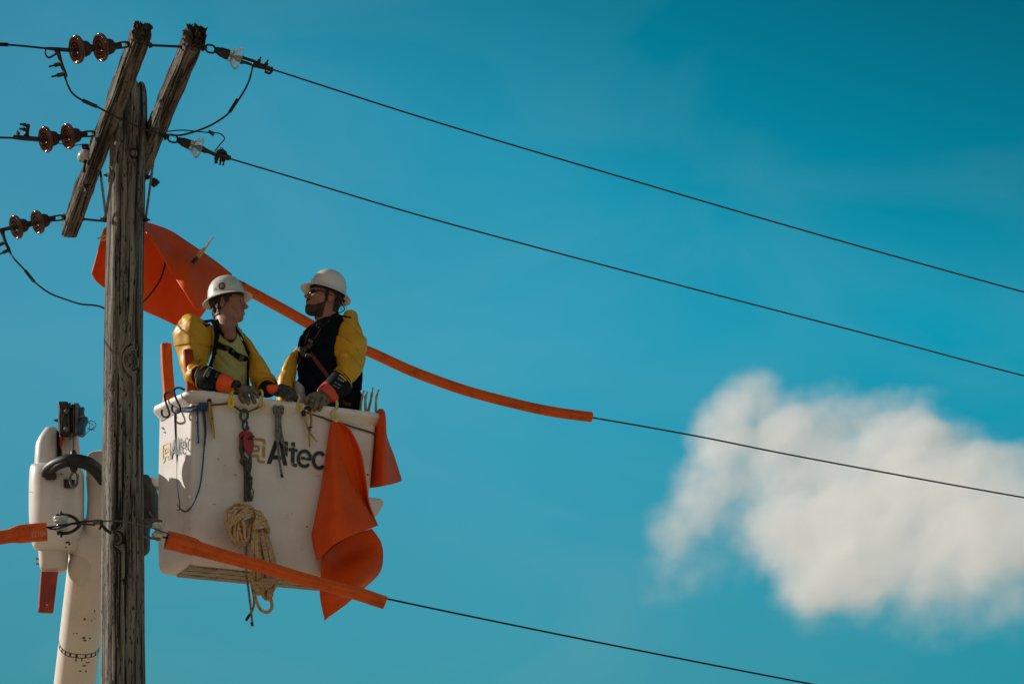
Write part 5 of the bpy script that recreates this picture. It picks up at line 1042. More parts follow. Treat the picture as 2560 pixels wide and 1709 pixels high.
# leveling bracket that carries the bucket
mb = MB(); loft(mb, secs(k4, [(700, 480, 782, 482, .05), (690, 500, 800, 520, .10), (690, 570, 826, 575, .12), (690, 640, 829, 640, .12), (690, 705, 829, 712, .12), (700, 740, 782, 740, .10), (700, 850, 780, 850, .10), (700, 890, 757, 890, .05)], 15.98), n=24, ex=4, per=3); mb.obj('mounting_bracket', OLV, BOOM, smooth=50)
mb = MB(); loft(mb, secs(k4, [(790, 500, 840, 502, .06), (800, 545, 850, 548, .06)], 16.02), n=16, ex=5); mb.obj('mounting_arm', FB, BOOM)
mb = MB(); prism(mb, [P(*k4(x, y), 15.84) for x, y in ((777, 654), (813, 700), (806, 706), (782, 680))], (0, .02, 0)); mb.obj('bracket_tab', GALV, BOOM, smooth=0)
# ------------------------------------------------------------------ the two line workers
SKIN = mat('skin', (.36, .165, .12), .5, 0, c2=(.30, .125, .09), scale=20, lo=.45, hi=.65, bump=.0004, bscale=300, sss=.08, spec=.4)
HAIRD = mat('dark_hair', (.014, .009, .007), .6, 0, c2=(.03, .02, .014), scale=60, stretch=(1, 1, .15), bump=.002, bscale=160, bstretch=(1, 1, .12)); BEARD = mat('brown_beard', (.035, .019, .013), .8, 0, c2=(.075, .04, .025), scale=130, bump=.0015, bscale=250)
HELM1 = mat('scuffed_white_helmet', (.66, .67, .62), .32, 0, c2=(.50, .51, .47), scale=22, lo=.5, hi=.68, c3=(.12, .12, .11), scale3=60, lo3=.69, hi3=.72, coat=.3)
HELM2 = mat('cream_white_helmet', (.74, .70, .64), .25, 0, c2=(.66, .62, .56), scale=10, coat=.5)
YR = mat('yellow_rubber_sleeve', (.70, .39, .022), .42, 0, c2=(.60, .31, .018), scale=6, lo=.4, hi=.7, c3=(.30, .19, .05), scale3=22, lo3=.70, hi3=.76, spec=.28, bump=.002, bscale=9, transl=.06)
NAVY = mat('navy_shirt', (.005, .009, .014), .9, c2=(.008, .013, .019), scale=14, bump=.003, bscale=14, spec=.0); HIV = mat('pale_yellow_green_shirt', (.42, .43, .17), .85, 0, c2=(.35, .36, .13), scale=7, bump=.006, bscale=12, bstretch=(1, 1, 2.2), spec=.2)
STRAP = mat('black_webbing', (.007, .008, .009), .8, spec=.2, bump=.001, bscale=200); REDW = mat('dark_red_webbing', (.13, .018, .020), .75, bump=.001, bscale=200); BUCK = mat('dark_buckle', (.03, .035, .035), .35)
GLV = mat('worn_leather_glove', (.20, .165, .115), .8, 0, c2=(.10, .08, .055), scale=30, lo=.45, hi=.62, bump=.002, bscale=60, spec=.25); GLVD = mat('shaded_leather_glove', (.045, .045, .045), .7, 0, c2=(.10, .09, .08), scale=26, bump=.002, bscale=60, spec=.25)  # second glove: shade on the fist is put into its leather colour
CUFFB = mat('black_rubber_cuff', (.005, .007, .011), .6, spec=.18); CUFFO = mat('bright_orange_cuff', (.90, .10, .012), .45); CUFFR = mat('red_orange_cuff', (.62, .07, .035), .5); CREAM = mat('cream_edge', (.62, .56, .40), .6); TAGY = mat('yellow_tag', (.78, .50, .02), .4); INKW = mat('white_print', (.55, .58, .6), .5)
PANTS = mat('dark_trousers', (.03, .035, .045), .9); GREYC = mat('pale_grey_cloth', (.42, .42, .41), .9, 0, c2=(.30, .30, .30), scale=12, bump=.003, bscale=14)
def frame(f, upv, t):
    f = Vector(f).normalized(); l = Vector(upv).cross(f).normalized(); u = f.cross(l).normalized()
    M = Matrix((f, l, u)).transposed().to_4x4(); M.translation = t; return M
def head_sdf(s, neck_l, chest_l, broad=1.0, cr=.064):
    def fn(X, Y, Z):
        x, y, z = X / s, Y / s, Z / s
        d = ell(x, y, z, (-.014, 0, .045), (.100, .079, .088))
        d = smin(d, ell(x, y, z, (.030, 0, -.015), (.062, .064 * broad, .085)), .03)
        d = smin(d, ell(x, y, z, (.058, 0, -.090), (.034, .030 * broad, .021)), .025)
        for sg in (1, -1):
            d = smin(d, ell(x, y, z, (.004, sg * .048 * broad, -.060), (.034, .018, .032)), .02)
            d = smin(d, ell(x, y, z, (.060, sg * .036, -.020), (.026, .024, .022)), .015)
            d = smin(d, cap_(x, y, z, (.082, sg * .010, .028), (.074, sg * .046, .027), .0095, .007), .01)
        d = smin(d, cap_(x, y, z, (.086, 0, .020), (.1135, 0, -.022), .0075, .0105), .008)
        d = smin(d, ell(x, y, z, (.102, .010, -.0265), (.010, .007, .006)), .005); d = smin(d, ell(x, y, z, (.102, -.010, -.0265), (.010, .007, .006)), .005)
        d = smin(d, ell(x, y, z, (.080, 0, -.056), (.016, .028, .022)), .014)
        d = smin(d, cap_(x, y, z, (.0945, -.013, -.0525), (.0945, .013, -.0525), .0045), .005); d = smin(d, cap_(x, y, z, (.0915, -.012, -.0620), (.0915, .012, -.0620), .0055), .006)
        d = np.maximum(d, -cap_(x, y, z, (.101, -.018, -.0570), (.101, .018, -.0570), .0020))
        for sg in (1, -1):
            d = np.maximum(d, -(ell(x, y, z, (.088, sg * .031, .009), (.014, .016, .0085))))
            e = ell(x, y, z, (-.014, sg * .080, -.004), (.019, .0075, .033)); e = np.maximum(e, -ell(x, y, z, (-.010, sg * .087, .000), (.009, .006, .017)))
            d = smin(d, e, .004)
        d = smin(d, cap_(x, y, z, (-.030, 0, -.030), tuple(q / s for q in neck_l), .056 * broad, .058 * broad), .025)
        d = smin(d, cap_(x, y, z, tuple(q / s for q in neck_l), tuple(q / s for q in chest_l), .056 * broad, cr), .03)
        return d * s
    return fn
def strap_on(mb, bvh, kf, lst, w_, th=.005, off=.004, per=6):
    q = cat_spline([Vector((*kf(x, y), 0)) for x, y in lst], per) if len(lst) > 2 else [Vector((*kf(*lst[0]), 0)).lerp(Vector((*kf(*lst[1]), 0)), i / per) for i in range(per + 1)]
    c = []; last = None
    for p in q:
        d = ray(p.x, p.y).normalized(); h = None
        for b in bvh:
            r = b.ray_cast(CAM, d)
            if r[0] is not None and (h is None or r[3] < h): h = r[3]
        if h is None: h = last if last else 15.7
        last = h; c.append(h)
    c2_ = [(c[max(i - 1, 0)] + 2 * c[i] + c[min(i + 1, len(c) - 1)]) / 4 for i in range(len(c))]
    P3 = [CAM + ray(p.x, p.y).normalized() * (min(h, h2) - off) for p, h, h2 in zip(q, c, c2_)]; n = len(P3); vs = []
    ww = lerp_list(w_, n) if isinstance(w_, (list, tuple)) else [w_] * n
    for i in range(n):
        t = (P3[min(i + 1, n - 1)] - P3[max(i - 1, 0)]).normalized(); v = (P3[i] - CAM).normalized(); s = t.cross(v).normalized() * ww[i] / 2
        vs += [P3[i] - s, P3[i] + s, P3[i] + s + v * (th + .006), P3[i] - s + v * (th + .006)]
    fs = [(4 * i + k, 4 * i + (k + 1) % 4, 4 * i + 4 + (k + 1) % 4, 4 * i + 4 + k) for i in range(n - 1) for k in range(4)] + [(0, 1, 2, 3), (4 * n - 4, 4 * n - 3, 4 * n - 2, 4 * n - 1)]
    return mb.add(vs, fs)
def bvh_of(mb): return BVHTree.FromPolygons([Vector(v) for v in mb.v], mb.f)
def helmet(root, M, s, m, brimw=.040, ridge=True):
    prof = [(0, .142), (.25, .139), (.48, .129), (.68, .112), (.84, .086), (.94, .056), (.985, .026), (1.0, .006)]
    n = 64
    def dome(extra, flip=False):
        vs = []
        for (q, z) in prof:
            for k in range(n):
                a = 2 * math.pi * k / n; ca, sa = math.cos(a), math.sin(a); x, y = .118 * q * ca - .002, .098 * q * sa
                zz = z + (.006 * math.exp(-(y / .016) ** 2) * (1 if q > .1 else 1) * max(0, 1 - q ** 6) if ridge else 0)
                if x > 0 and z > .03: x *= .97
                vs.append((x, y, zz))
        return vs
    vs = dome(0); m_ = len(prof)
    for (g, z, fr) in ((.006, -.001, 1), (.020, -.008, 1), (.034, -.016, 1.15), (.040, -.022, 1.2), (.0385, -.026, 1.2), (.030, -.021, 1.1), (.010, -.010, 1), (-.004, .0, 1)):
        for k in range(n):
            a = 2 * math.pi * k / n; ca, sa = math.cos(a), math.sin(a); gg = g * (brimw / .040) * (1 + (fr - 1) * max(0, ca) * 1.4); zz = z - .006 * max(0, -ca) * (g > 0) * (g / .04) + .004 * max(0, ca)
            vs.append(((.118 + gg) * ca - .002, (.098 + gg * .85) * sa, zz))
    for (q, z) in prof[::-1][:-1]:
        for k in range(n): a = 2 * math.pi * k / n; vs.append((.113 * q * math.cos(a) - .002, .093 * q * math.sin(a), z - .006))
    tot = len(vs) // n; fs = [(i * n + k, i * n + (k + 1) % n, (i + 1) * n + (k + 1) % n, (i + 1) * n + k) for i in range(tot - 1) for k in range(n)]
    mb = MB(); mb.add([M @ (Vector(v) * s) for v in vs], fs); return mb.obj('hard_hat', m, root, smooth=50), mb
def ribbon_ring(mb, M, s, a, b, z0, z1, th=.003, n=40, a0=0, a1=360, tilt=0):
    vs = []; full = (a1 - a0) >= 360; cnt = n if full else n + 1
    for k in range(cnt):
        t = R(a0 + (a1 - a0) * k / n); ca, sa = math.cos(t), math.sin(t)
        for (g, z) in ((0, z0), (th, z0), (th, z1), (0, z1)): vs.append(M @ (Vector(((a + g) * ca, (b + g) * sa, z + tilt * ca)) * s))
    fs = [(4 * k + j, 4 * k + (j + 1) % 4, 4 * ((k + 1) % cnt) + (j + 1) % 4, 4 * ((k + 1) % cnt) + j) for k in range(n) for j in range(4)]
    return mb.add(vs, fs)
def glove(root, name, m, chains, palm, label=None, h=.0026):
    """chains: (points3d, radii); palm: list of (a, b, ra, rb)"""
    allp = [p for c, _ in chains for p in c] + [p for a in palm for p in a[:2]]; lo = [min(p[i] for p in allp) - .03 for i in range(3)]; hi = [max(p[i] for p in allp) + .03 for i in range(3)]
    def fn(X, Y, Z):
        d = None
        for (a, b, ra, rb) in palm:
            e = cap_(X, Y, Z, a, b, ra, rb); d = e if d is None else smin(d, e, .012)
        f = None
        for c, r in chains:
            g = None
            for i in range(len(c) - 1):
                e = cap_(X, Y, Z, c[i], c[i + 1], r[i], r[i + 1]); g = e if g is None else smin(g, e, .003)
            f = g if f is None else smin(f, g, .0012)
        return smin(d, f, .007)
    o, mb = net_obj(name, fn, lo, hi, h, m, root, label=label); return o
def wrinkle(a=.004, f=9, seed=0):
    def fn(p, c, t, ang):
        o_ = noise.noise(Vector((p.x * f + seed, p.y * f, p.z * f * 1.5))) * a + noise.noise(Vector((p.x * f * 3 + seed, p.y * f * 3, p.z * f * 3))) * a * .35
        r_ = abs(noise.noise(Vector((p.x * f * .8 + seed * 3, p.y * f * .5, p.z * f * 1.1 + p.x * f * .9))))
        o_ += a * 1.6 * (max(0, .18 - r_) / .18) ** 2 * -1
        return p + (p - c).normalized() * o_
    return fn
def wedge(f2_, amt):
    # stiff rubber does not hang round: the near side comes to a soft ridge with a flat plane on either side
    def fn(p, c, t, a):
        k = abs(math.cos(a)); near = max(0, -math.sin(a)); w_ = amt * min(1, t * 4) * max(0, 1 - max(0, t - .55) * 3)
        p = p + (p - c) * (-.22 * w_ * (4 * k * near * (1 if near else 0)) * .5) + Vector((0, -1, 0)) * (.03 * w_ * max(0, near - .9) * 10)
        return f2_(p, c, t, a)
    return fn
# ---------------- the man on the left
M1 = empty('person', P(*k7(950, 1500), 15.70), 'young worker in a scuffed white hard hat and yellow sleeves looking right', 'person', 'line workers in the bucket')
Hc = P(571, 763, 15.70); f1 = Vector((math.cos(R(13)), -math.sin(R(13)), .03)); HM1 = frame(f1, (0, 0, 1), Hc); s1 = 1.08
inv = HM1.inverted(); nb = inv @ P(*k7(898, 300), 15.645); ch = inv @ P(*k7(935, 415), 15.59)
net_obj('body', head_sdf(s1, nb, ch, 1.0, .040), (-.17, -.17, -.40), (.15, .17, .17), .0034, SKIN, M1, HM1)
_, SK1 = None, None
def eye(root, M, s, sg):
    mb = MB(); c = M @ (Vector((.073, sg * .031, .008)) * s); lathe(mb, c, M.to_3x3() @ Vector((1, 0, 0)), [(-.011, .003), (-.008, .009), (0, .0125), (.006, .011), (.010, .007), (.012, .0005)], 16); e = mb.obj('eye', mat('eye_white', (.32, .28, .26), .3), root, smooth=180)
    mb = MB(); lathe(mb, c, M.to_3x3() @ Vector((1, sg * .0 - .15, 0)), [(.0095, .0068), (.0125, .004), (.013, .0005)], 14); mb.obj('iris', mat('dark_iris', (.02, .012, .008), .15), e, smooth=180)
    mb = MB(); tube(mb, [M @ (Vector(q) * s) for q in ((.086, sg * .014, .027), (.085, sg * .030, .033), (.073, sg * .048, .028))], [.004, .0045, .002], 8, 4, flat=.7); mb.obj('eyebrow', HAIRD, root)
for sg in (1, -1): eye(M1, HM1, s1, sg)
hs = head_sdf(s1, nb, ch)
def hair1(X, Y, Z):
    x, y, z = X / s1, Y / s1, Z / s1; base = ell(x, y, z, (-.014, 0, .045), (.100, .079, .088)); base = smin(base, ell(x, y, z, (-.035, 0, -.035), (.060, .062, .062)), .03)
    shell = (np.minimum(base, hs(X, Y, Z) / s1 + .001) - .0065 - .0015 * np.sin(x * 260) * np.sin(z * 90))
    back = np.maximum(x + .020 + (z * -.12), -(z + .078)); side = np.maximum(np.maximum(x - .045, -(x + .05)), -(z - .026)); burn = np.maximum(np.maximum(x - .030, -(x - .006)), -(z + .002)); top = -(z - .040 - .2 * np.maximum(x, 0))
    return np.maximum(shell, np.minimum(np.minimum(back, side), np.minimum(burn, top)) ) * s1
net_obj('hair', hair1, (-.15, -.11, -.12), (.13, .11, .17), .0036, HAIRD, M1, HM1)
HM1h = frame(Vector((math.cos(R(13)), -math.sin(R(13)), .17)), (0, 0, 1), HM1 @ (Vector((-.012, 0, .052)) * s1)); hat1, hmb = helmet(M1, HM1h, 1.02, HELM1, .036)
hb1 = bvh_of(hmb)
mb = MB(); ribbon_ring(mb, HM1h, 1.0, .104, .085, -.020, .020, .006); mb.obj('headband', BLACK, hat1)
mb = MB(); tube(mb, pts(k5, [(440, 790), (430, 870), (455, 930), (490, 965)], 15.66), [.008, .012, .014, .008], 8, 4); tube(mb, pts(k5, [(430, 690), (460, 800), (500, 870)], 15.63), .006, 8, 4); mb.obj('ratchet', BLACK, hat1)
mb = MB(); prism(mb, pts(k5, [(505, 750), (512, 790), (495, 868), (478, 850), (450, 815)], 15.62), (0, .006, 0)); mb.obj('strap_tab', CREAM, hat1)
def sticker(face_b, kf, cx, cy, rx, ry, m, name, parent, off=.0012, n=24, inner=0.0, rot=0.0):
    mb = MB(); vs = []
    rad = (1.0, inner) if inner else (1.0,)
    for q in rad:
        for i in range(n):
            a = 2 * math.pi * i / n; x, y = kf(cx + rx * q * math.cos(a), cy + ry * q * math.sin(a)); d = ray(x, y).normalized(); r = face_b.ray_cast(CAM, d); vs.append(CAM + d * ((r[3] if r[0] is not None else 15.6) - off))
    mb.add(vs, [(i, (i + 1) % n, n + (i + 1) % n, n + i) for i in range(n)] if inner else [tuple(range(n))]); return mb.obj(name, m, parent, smooth=0)
sticker(hb1, k5, 586, 428, 68, 74, mat('black_sticker', (.010, .016, .020), .4), 'round_sticker', hat1, .0035)
sticker(hb1, k5, 582, 425, 36, 44, mat('grey_print', (.34, .36, .35), .5), 'sticker_print', hat1, .0042); sticker(hb1, k5, 586, 428, 58, 64, mat('grey_print', (.34, .36, .35), .5), 'sticker_ring', hat1, .0045, 28, .94)
def blob(face_b, kf, poly, m, name, parent, off=.0015):
    vs = []
    for (x, y) in poly: d = ray(*kf(x, y)).normalized(); r = face_b.ray_cast(CAM, d); vs.append(CAM + d * ((r[3] if r[0] is not None else 15.65) - off))
    mb = MB(); mb.add(vs, [tuple(range(len(vs)))]); return mb.obj(name, m, parent, smooth=0)
blob(hb1, k5, [(982, 350), (1035, 352), (1040, 405), (1015, 402)], mat('black_sticker', (.01, .016, .02), .4), 'small_decal', hat1); blob(hb1, k5, [(1035, 370), (1050, 372), (1062, 408), (1042, 405)], RED, 'small_decal', hat1)
blob(hb1, k5, [(430, 480), (472, 472), (475, 505), (436, 512)], mat('faded_green_decal', (.22, .25, .10), .5), 'small_decal', hat1)
# shirt
mb = MB(); loft(mb, secs(k7, [(760, 255, 1000, 270, .055), (700, 265, 1060, 300, .085), (625, 300, 1105, 350, .105), (600, 400, 1140, 430, .12), (615, 520, 1190, 540, .125), (645, 660, 1215, 690, .125), (668, 800, 1228, 820, .12), (685, 950, 1220, 960, .12), (700, 1120, 1210, 1120, .12), (700, 1400, 1210, 1400, .12)], 15.70), n=56, per=8, ex=2.3, fn=wrinkle(.010, 7, 3))
mb.obj('t_shirt', HIV, M1, smooth=180); sb1 = bvh_of(mb)
mb = MB(); loft(mb, secs(k7, [(690, 1380, 1215, 1380, .12), (700, 1700, 1210, 1700, .125), (720, 2000, 1190, 2000, .12)], 15.70), n=28, per=4)
for x0, x1 in ((700, 940), (970, 1200)): loft(mb, secs(k7, [(x0, 1980, x1, 1980, .1), (x0 + 20, 2700, x1 - 20, 2700, .08), (x0 + 30, 3300, x1 - 30, 3300, .07)], 15.70), n=20, per=3)
mb.obj('trousers', PANTS, M1, smooth=180)
mb = MB(); strap_on(mb, [sb1], k7, [(745, 235), (775, 330), (830, 410), (890, 455), (950, 500), (1000, 455), (1025, 380), (1030, 310), (1005, 285)], [.020, .018, .017, .018, .018, .017], .006, .010); mb.obj('shirt_collar', STRAP, M1, smooth=60)
# sleeves, left one of the picture: shoulder cap, elbow, forearm
S1 = [(330, 102, 400, 108, .02, 15.64), (235, 122, 475, 170, .07, 15.64), (165, 200, 590, 232, .10, 15.64), (95, 320, 668, 300, .115, 15.63), (66, 395, 690, 360, .12, 15.62), (82, 490, 684, 440, .12, 15.62), (98, 568, 664, 560, .118, 15.62), (108, 590, 655, 600, .112, 15.62), (140, 700, 632, 700, .108, 15.61), (175, 820, 602, 790, .10, 15.59), (205, 930, 590, 850, .098, 15.56), (262, 1110, 585, 875, .096, 15.50), (350, 1225, 598, 876, .098, 15.46), (442, 1200, 606, 876, .088, 15.43)]
mb = MB(); loft(mb, secs(k7, S1), n=48, per=7, fn=wedge(wrinkle(.005, 7, 1), .4), cap=(1, 0), ex=1.75); sl = mb.obj('rubber_sleeve', YR, M1, smooth=180); slb = bvh_of(mb)
mb = MB(); rim1 = secs(k7, [S1[-1]])[0]; c = (rim1[0] + rim1[1]) / 2; hv = (rim1[1] - rim1[0]) / 2; axs = (P(*k7(780, 1100), 15.40) - c).normalized(); dv = hv.cross(axs).normalized() * .075
tube(mb, [c + hv * math.cos(a) + dv * math.sin(a) for a in [2 * math.pi * i / 24 for i in range(24)]], .0045, 8, 2, closed=True); mb.obj('sleeve_rim', YR, sl)
mb = MB(); strap_on(mb, [slb, sb1], k7, [(620, 262), (675, 330), (692, 400), (680, 480), (664, 560), (650, 620), (625, 720), (598, 830)], [.004, .006, .006, .007, .014, .014, .009], .002, .003); mb.obj('sleeve_edge', CREAM, sl)
for (x, y, rx, ry) in ((465, 800, 34, 30), (470, 815, 16, 14)):
    blob(slb, k7, [(x + rx * math.cos(a), y + ry * math.sin(a)) for a in [2 * math.pi * i / 14 for i in range(14)]], mat('brown_dimple_shade', (.20, .12, .02), .6), 'dimple_shade', sl, .0012 + rx * -.00001)  # shade of a dimple in the rubber, painted as brown patches
S2 = [(1075, 335, 1112, 325, .012, 15.76), (1068, 380, 1150, 385, .05, 15.76), (1080, 440, 1200, 455, .07, 15.76), (1130, 560, 1290, 570, .08, 15.75), (1180, 700, 1385, 715, .085, 15.73), (1215, 850, 1490, 860, .088, 15.70), (1225, 990, 1580, 985, .09, 15.66), (1250, 1120, 1630, 1085, .09, 15.63), (1340, 1215, 1645, 1145, .085, 15.61)]
mb = MB(); loft(mb, secs(k7, S2), n=44, per=7, fn=wrinkle(.009, 9, 5), cap=(1, 0)); sl2 = mb.obj('rubber_sleeve', YR, M1, smooth=180)
mb = MB(); tube(mb, [P(*k7(*q), yy) for q, yy in (((1350, 1250), 15.56), ((1345, 1200), 15.53), ((1370, 1140), 15.51), ((1420, 1090), 15.50), ((1500, 1070), 15.51), ((1560, 1085), 15.53), ((1610, 1130), 15.56), ((1600, 1200), 15.62), ((1500, 1290), 15.64), ((1400, 1290), 15.61))], .0045, 8, 5, closed=True); mb.obj('sleeve_rim', YR, sl2)
mb = MB(); strap_on(mb, [sb1], k7, [(1085, 430), (1150, 520), (1195, 620), (1215, 700)], .006, .002, .012); mb.obj('sleeve_edge', CREAM, sl2)
# cuffs and gloves
def cuff(root, name, k, rows, m, **kw): mb = MB(); loft(mb, secs(k, rows), n=32, per=5, **kw); o = mb.obj(name, m, root, smooth=180); return o, bvh_of(mb)
cb, cbb = cuff(M1, 'black_cuff', k7, [(449, 1188, 609, 879, .080, 15.43), (520, 1225, 660, 905, .075, 15.41), (620, 1240, 745, 950, .072, 15.39), (728, 1245, 842, 992, .066, 15.38)], CUFFB)
co, _ = cuff(M1, 'orange_cuff', k7, [(718, 1238, 835, 986, .064, 15.385), (800, 1245, 920, 1010, .066, 15.38), (900, 1240, 1018, 1085, .054, 15.37), (945, 1200, 1010, 1092, .04, 15.37)], CUFFO)
cuff(M1, 'knit_cuff', k7, [(925, 1195, 985, 1100, .032, 15.375), (985, 1185, 1040, 1095, .034, 15.365), (1040, 1180, 1090, 1105, .034, 15.355)], BLACK)
mb = MB(); strap_on(mb, [cbb], k7, [(535, 1030), (575, 950), (625, 885)], [.0085, .010, .0085], .001, .002); mb.obj('yellow_tag', TAGY, cb)
def txt(body, parent, m, bv, kf, o, ex, ey, size, name='printed_number'):
    cu = bpy.data.curves.new('n', 'FONT'); cu.body = body; cu.size = 1; t_ = bpy.data.objects.new('n', cu); col.objects.link(t_); bpy.context.view_layer.update()
    me = bpy.data.meshes.new_from_object(t_.evaluated_get(bpy.context.evaluated_depsgraph_get())); bpy.data.objects.remove(t_); V = []
    for v in me.vertices:
        x = o[0] + ex[0] * v.co.x * size + ey[0] * v.co.y * size; y = o[1] + ex[1] * v.co.x * size + ey[1] * v.co.y * size; d = ray(*kf(x, y)).normalized(); r = bv.ray_cast(CAM, d); V.append(CAM + d * ((r[3] if r[0] is not None else 15.4) - .0015))
    mb = MB(); mb.add(V, [tuple(p.vertices) for p in me.polygons]); return mb.obj(name, m, parent, smooth=0)
txt('17G5', cb, INKW, cbb, k7, (655, 925), (-.45, .89), (-.89, -.45), 58); txt('CL 2', cb, INKW, cbb, k7, (750, 985), (-.4, .9), (-.9, -.4), 30); txt('17 kV', cb, INKW, cbb, k7, (780, 1005), (-.4, .9), (-.9, -.4), 30)
rt = lambda x, y, o_=.0: P(*d5(x, y), rimY(d5(x, y)[0]) - o_)
g1 = [([rt(640, 600, .0), rt(640, 690, .035), rt(665, 770, .045), rt(690, 815, .035)], [.0165, .0155, .0150, .0135]), ([rt(735, 590, .0), rt(745, 690, .04), rt(770, 770, .05), rt(788, 838, .035)], [.0165, .0150, .0145, .0130]),
      ([rt(815, 570, .0), rt(855, 660, .04), rt(892, 740, .045), rt(912, 825, .032)], [.0155, .0145, .0138, .0125]), ([rt(865, 545, .0), rt(915, 610, .03), rt(955, 670, .03), rt(982, 725, .015)], [.0145, .0130, .0120, .0105]), ([rt(600, 560, .0), rt(590, 600, .0), rt(560, 640, -.03), rt(530, 650, -.05)], [.016, .015, .014, .012])]
glove(M1, 'glove', GLV, g1, [(rt(570, 525, -.01), rt(660, 580, .005), .026, .028), (rt(640, 560, .005), rt(700, 580, .01), .026, .027), (rt(700, 560, .005), rt(800, 560, .005), .026, .022), (rt(660, 600, 0.0), rt(820, 580, .0), .020, .019)], h=.0024)
cuff(M1, 'black_cuff', d5, [(990, 690, 1170, 420, .05, 15.58), (1040, 700, 1300, 470, .05, 15.57), (1120, 705, 1315, 495, .045, 15.56), (1200, 680, 1300, 500, .04, 15.55)], CUFFB)
cuff(M1, 'orange_cuff', d5, [(1168, 660, 1200, 478, .042, 15.56), (1250, 670, 1290, 480, .044, 15.555), (1370, 660, 1400, 490, .036, 15.55)], CUFFO)
g2 = [([rt(1500, 560, .01), rt(1600, 600, .03), rt(1665, 690, .05), rt(1640, 760, .03)], [.018, .0175, .016, .013]), ([rt(1540, 550, -.02), rt(1630, 600, .0), rt(1700, 680, .02), rt(1690, 760, .02)], [.017, .0165, .0155, .013]), ([rt(1570, 545, -.05), rt(1660, 610, -.03), rt(1725, 700, -.02), rt(1720, 790, .0)], [.016, .0155, .0145, .012]),
      ([rt(1450, 590, .02), rt(1540, 650, .045), rt(1590, 720, .055), rt(1560, 770, .03)], [.017, .017, .016, .013]), ([rt(1380, 600, .02), rt(1430, 670, .045), rt(1500, 715, .05), rt(1550, 730, .04)], [.017, .016, .014, .012])]
glove(M1, 'glove', GLVD, g2, [(rt(1340, 590, -.01), rt(1450, 570, .0), .030, .033), (rt(1440, 570, -.01), rt(1570, 600, -.01), .033, .030), (rt(1360, 640, .0), rt(1480, 650, .01), .024, .024)], 'dark shaded glove closed in a fist on the rim')
# harness
mb = MB(); B1 = [sb1, slb]
strap_on(mb, B1, k7, [(700, 185), (735, 260), (745, 380), (735, 500), (725, 620), (690, 760), (645, 890)], [.046, .044, .040, .034, .040, .034, .034], .005, .008, 8); mb.obj('shoulder_strap', STRAP, M1, smooth=50)
mb = MB(); strap_on(mb, [sb1], k7, [(745, 560), (830, 590), (930, 630), (1010, 690), (1090, 740), (1180, 770), (1225, 790)], [.044, .034, .040, .032, .044, .034, .030], .006, .010, 8); mb.obj('chest_strap', STRAP, M1, smooth=50)
mb = MB(); strap_on(mb, [sb1], k7, [(1035, 320), (1090, 420), (1140, 530), (1180, 640), (1215, 740), (1200, 860), (1195, 1000), (1210, 1190)], [.018, .022, .024, .030, .036, .026, .022, .020], .005, .008, 8); mb.obj('shoulder_strap', STRAP, M1, smooth=50)
for (x, y, w_, h_, yy) in ((900, 600, 60, 60, 15.56), (1110, 750, 75, 85, 15.57), (985, 650, 40, 60, 15.56), (1225, 745, 30, 60, 15.60)):
    mb = MB(); mb.box(P(*k7(x, y), yy), w_ / 6.03 / 414, .018, h_ / 6.03 / 414, Matrix.Rotation(R(25), 3, 'Y')); mb.obj('buckle', BUCK, M1, smooth=0, bevel=.003)
mb = MB(); tube(mb, pts(k7, [(520, 215), (570, 200), (640, 190), (700, 185)], 15.58), [.010, .014, .014, .016], 10, 4, flat=.6); tube(mb, pts(k7, [(525, 230), (560, 258), (600, 262), (635, 240)], 15.555), .0075, 8, 4); mb.obj('shoulder_clip', STRAP, M1, smooth=50)
mb = MB(); tube(mb, pts(k7, [(1020, 325), (1070, 350), (1130, 385), (1165, 402)], 15.70), [.007, .009, .009, .006], 8, 4, flat=.6); mb.obj('shoulder_clip', STRAP, M1, smooth=50)
# ---------------- the man on the right
M2 = empty('person', P(*k6(420, 1700), 15.92), 'bearded worker in sunglasses, cream hard hat and navy shirt looking left', 'person', 'line workers in the bucket')
a2 = R(27); pt_ = .20; f2 = Vector((-math.cos(a2), -math.sin(a2), pt_)).normalized(); Hc2 = P(809, 747, 15.92); HM2 = frame(f2, (.10, 0, 1), Hc2); s2_ = 1.08
inv2 = HM2.inverted(); nb2 = inv2 @ P(*k6(405, 600), 15.93); ch2 = inv2 @ P(*k6(390, 700), 15.90)
net_obj('body', head_sdf(s2_, nb2, ch2, 1.06), (-.20, -.17, -.36), (.15, .17, .17), .0034, SKIN, M2, HM2)
hs2 = head_sdf(s2_, nb2, ch2, 1.06)
def beard(X, Y, Z):
    x, y, z = X / s2_, Y / s2_, Z / s2_
    jaw = smin(ell(x, y, z, (.055, 0, -.098), (.040, .040, .030)), ell(x, y, z, (.020, 0, -.075), (.055, .062, .032)), .02)
    d = np.minimum(hs2(X, Y, Z) / s2_ - .0045, jaw) - .002 * np.sin(x * 400 + 3 * np.sin(y * 300)) * np.sin(z * 380)
    reg = np.maximum(np.maximum(z + .034 + .60 * x, -(z + .135)), -(x - .004)); mous = np.maximum(np.maximum(z + .036, -(z + .048)), np.maximum(-(x - .080), np.abs(y) - .024)); side = np.maximum(np.maximum(z - .0, -(z + .06)), np.maximum(-(x - .004), x - .016)); chin = np.maximum(z + .072, -(x - .03))
    reg = np.minimum(np.minimum(np.minimum(reg, chin), mous), side); mouth = ell(x, y, z, (.104, 0, -.057), (.020, .020, .011)); return np.maximum(np.maximum(d, reg), -mouth) * s2_
net_obj('beard', beard, (-.03, -.10, -.17), (.14, .10, .02), .0032, BEARD, M2, HM2)
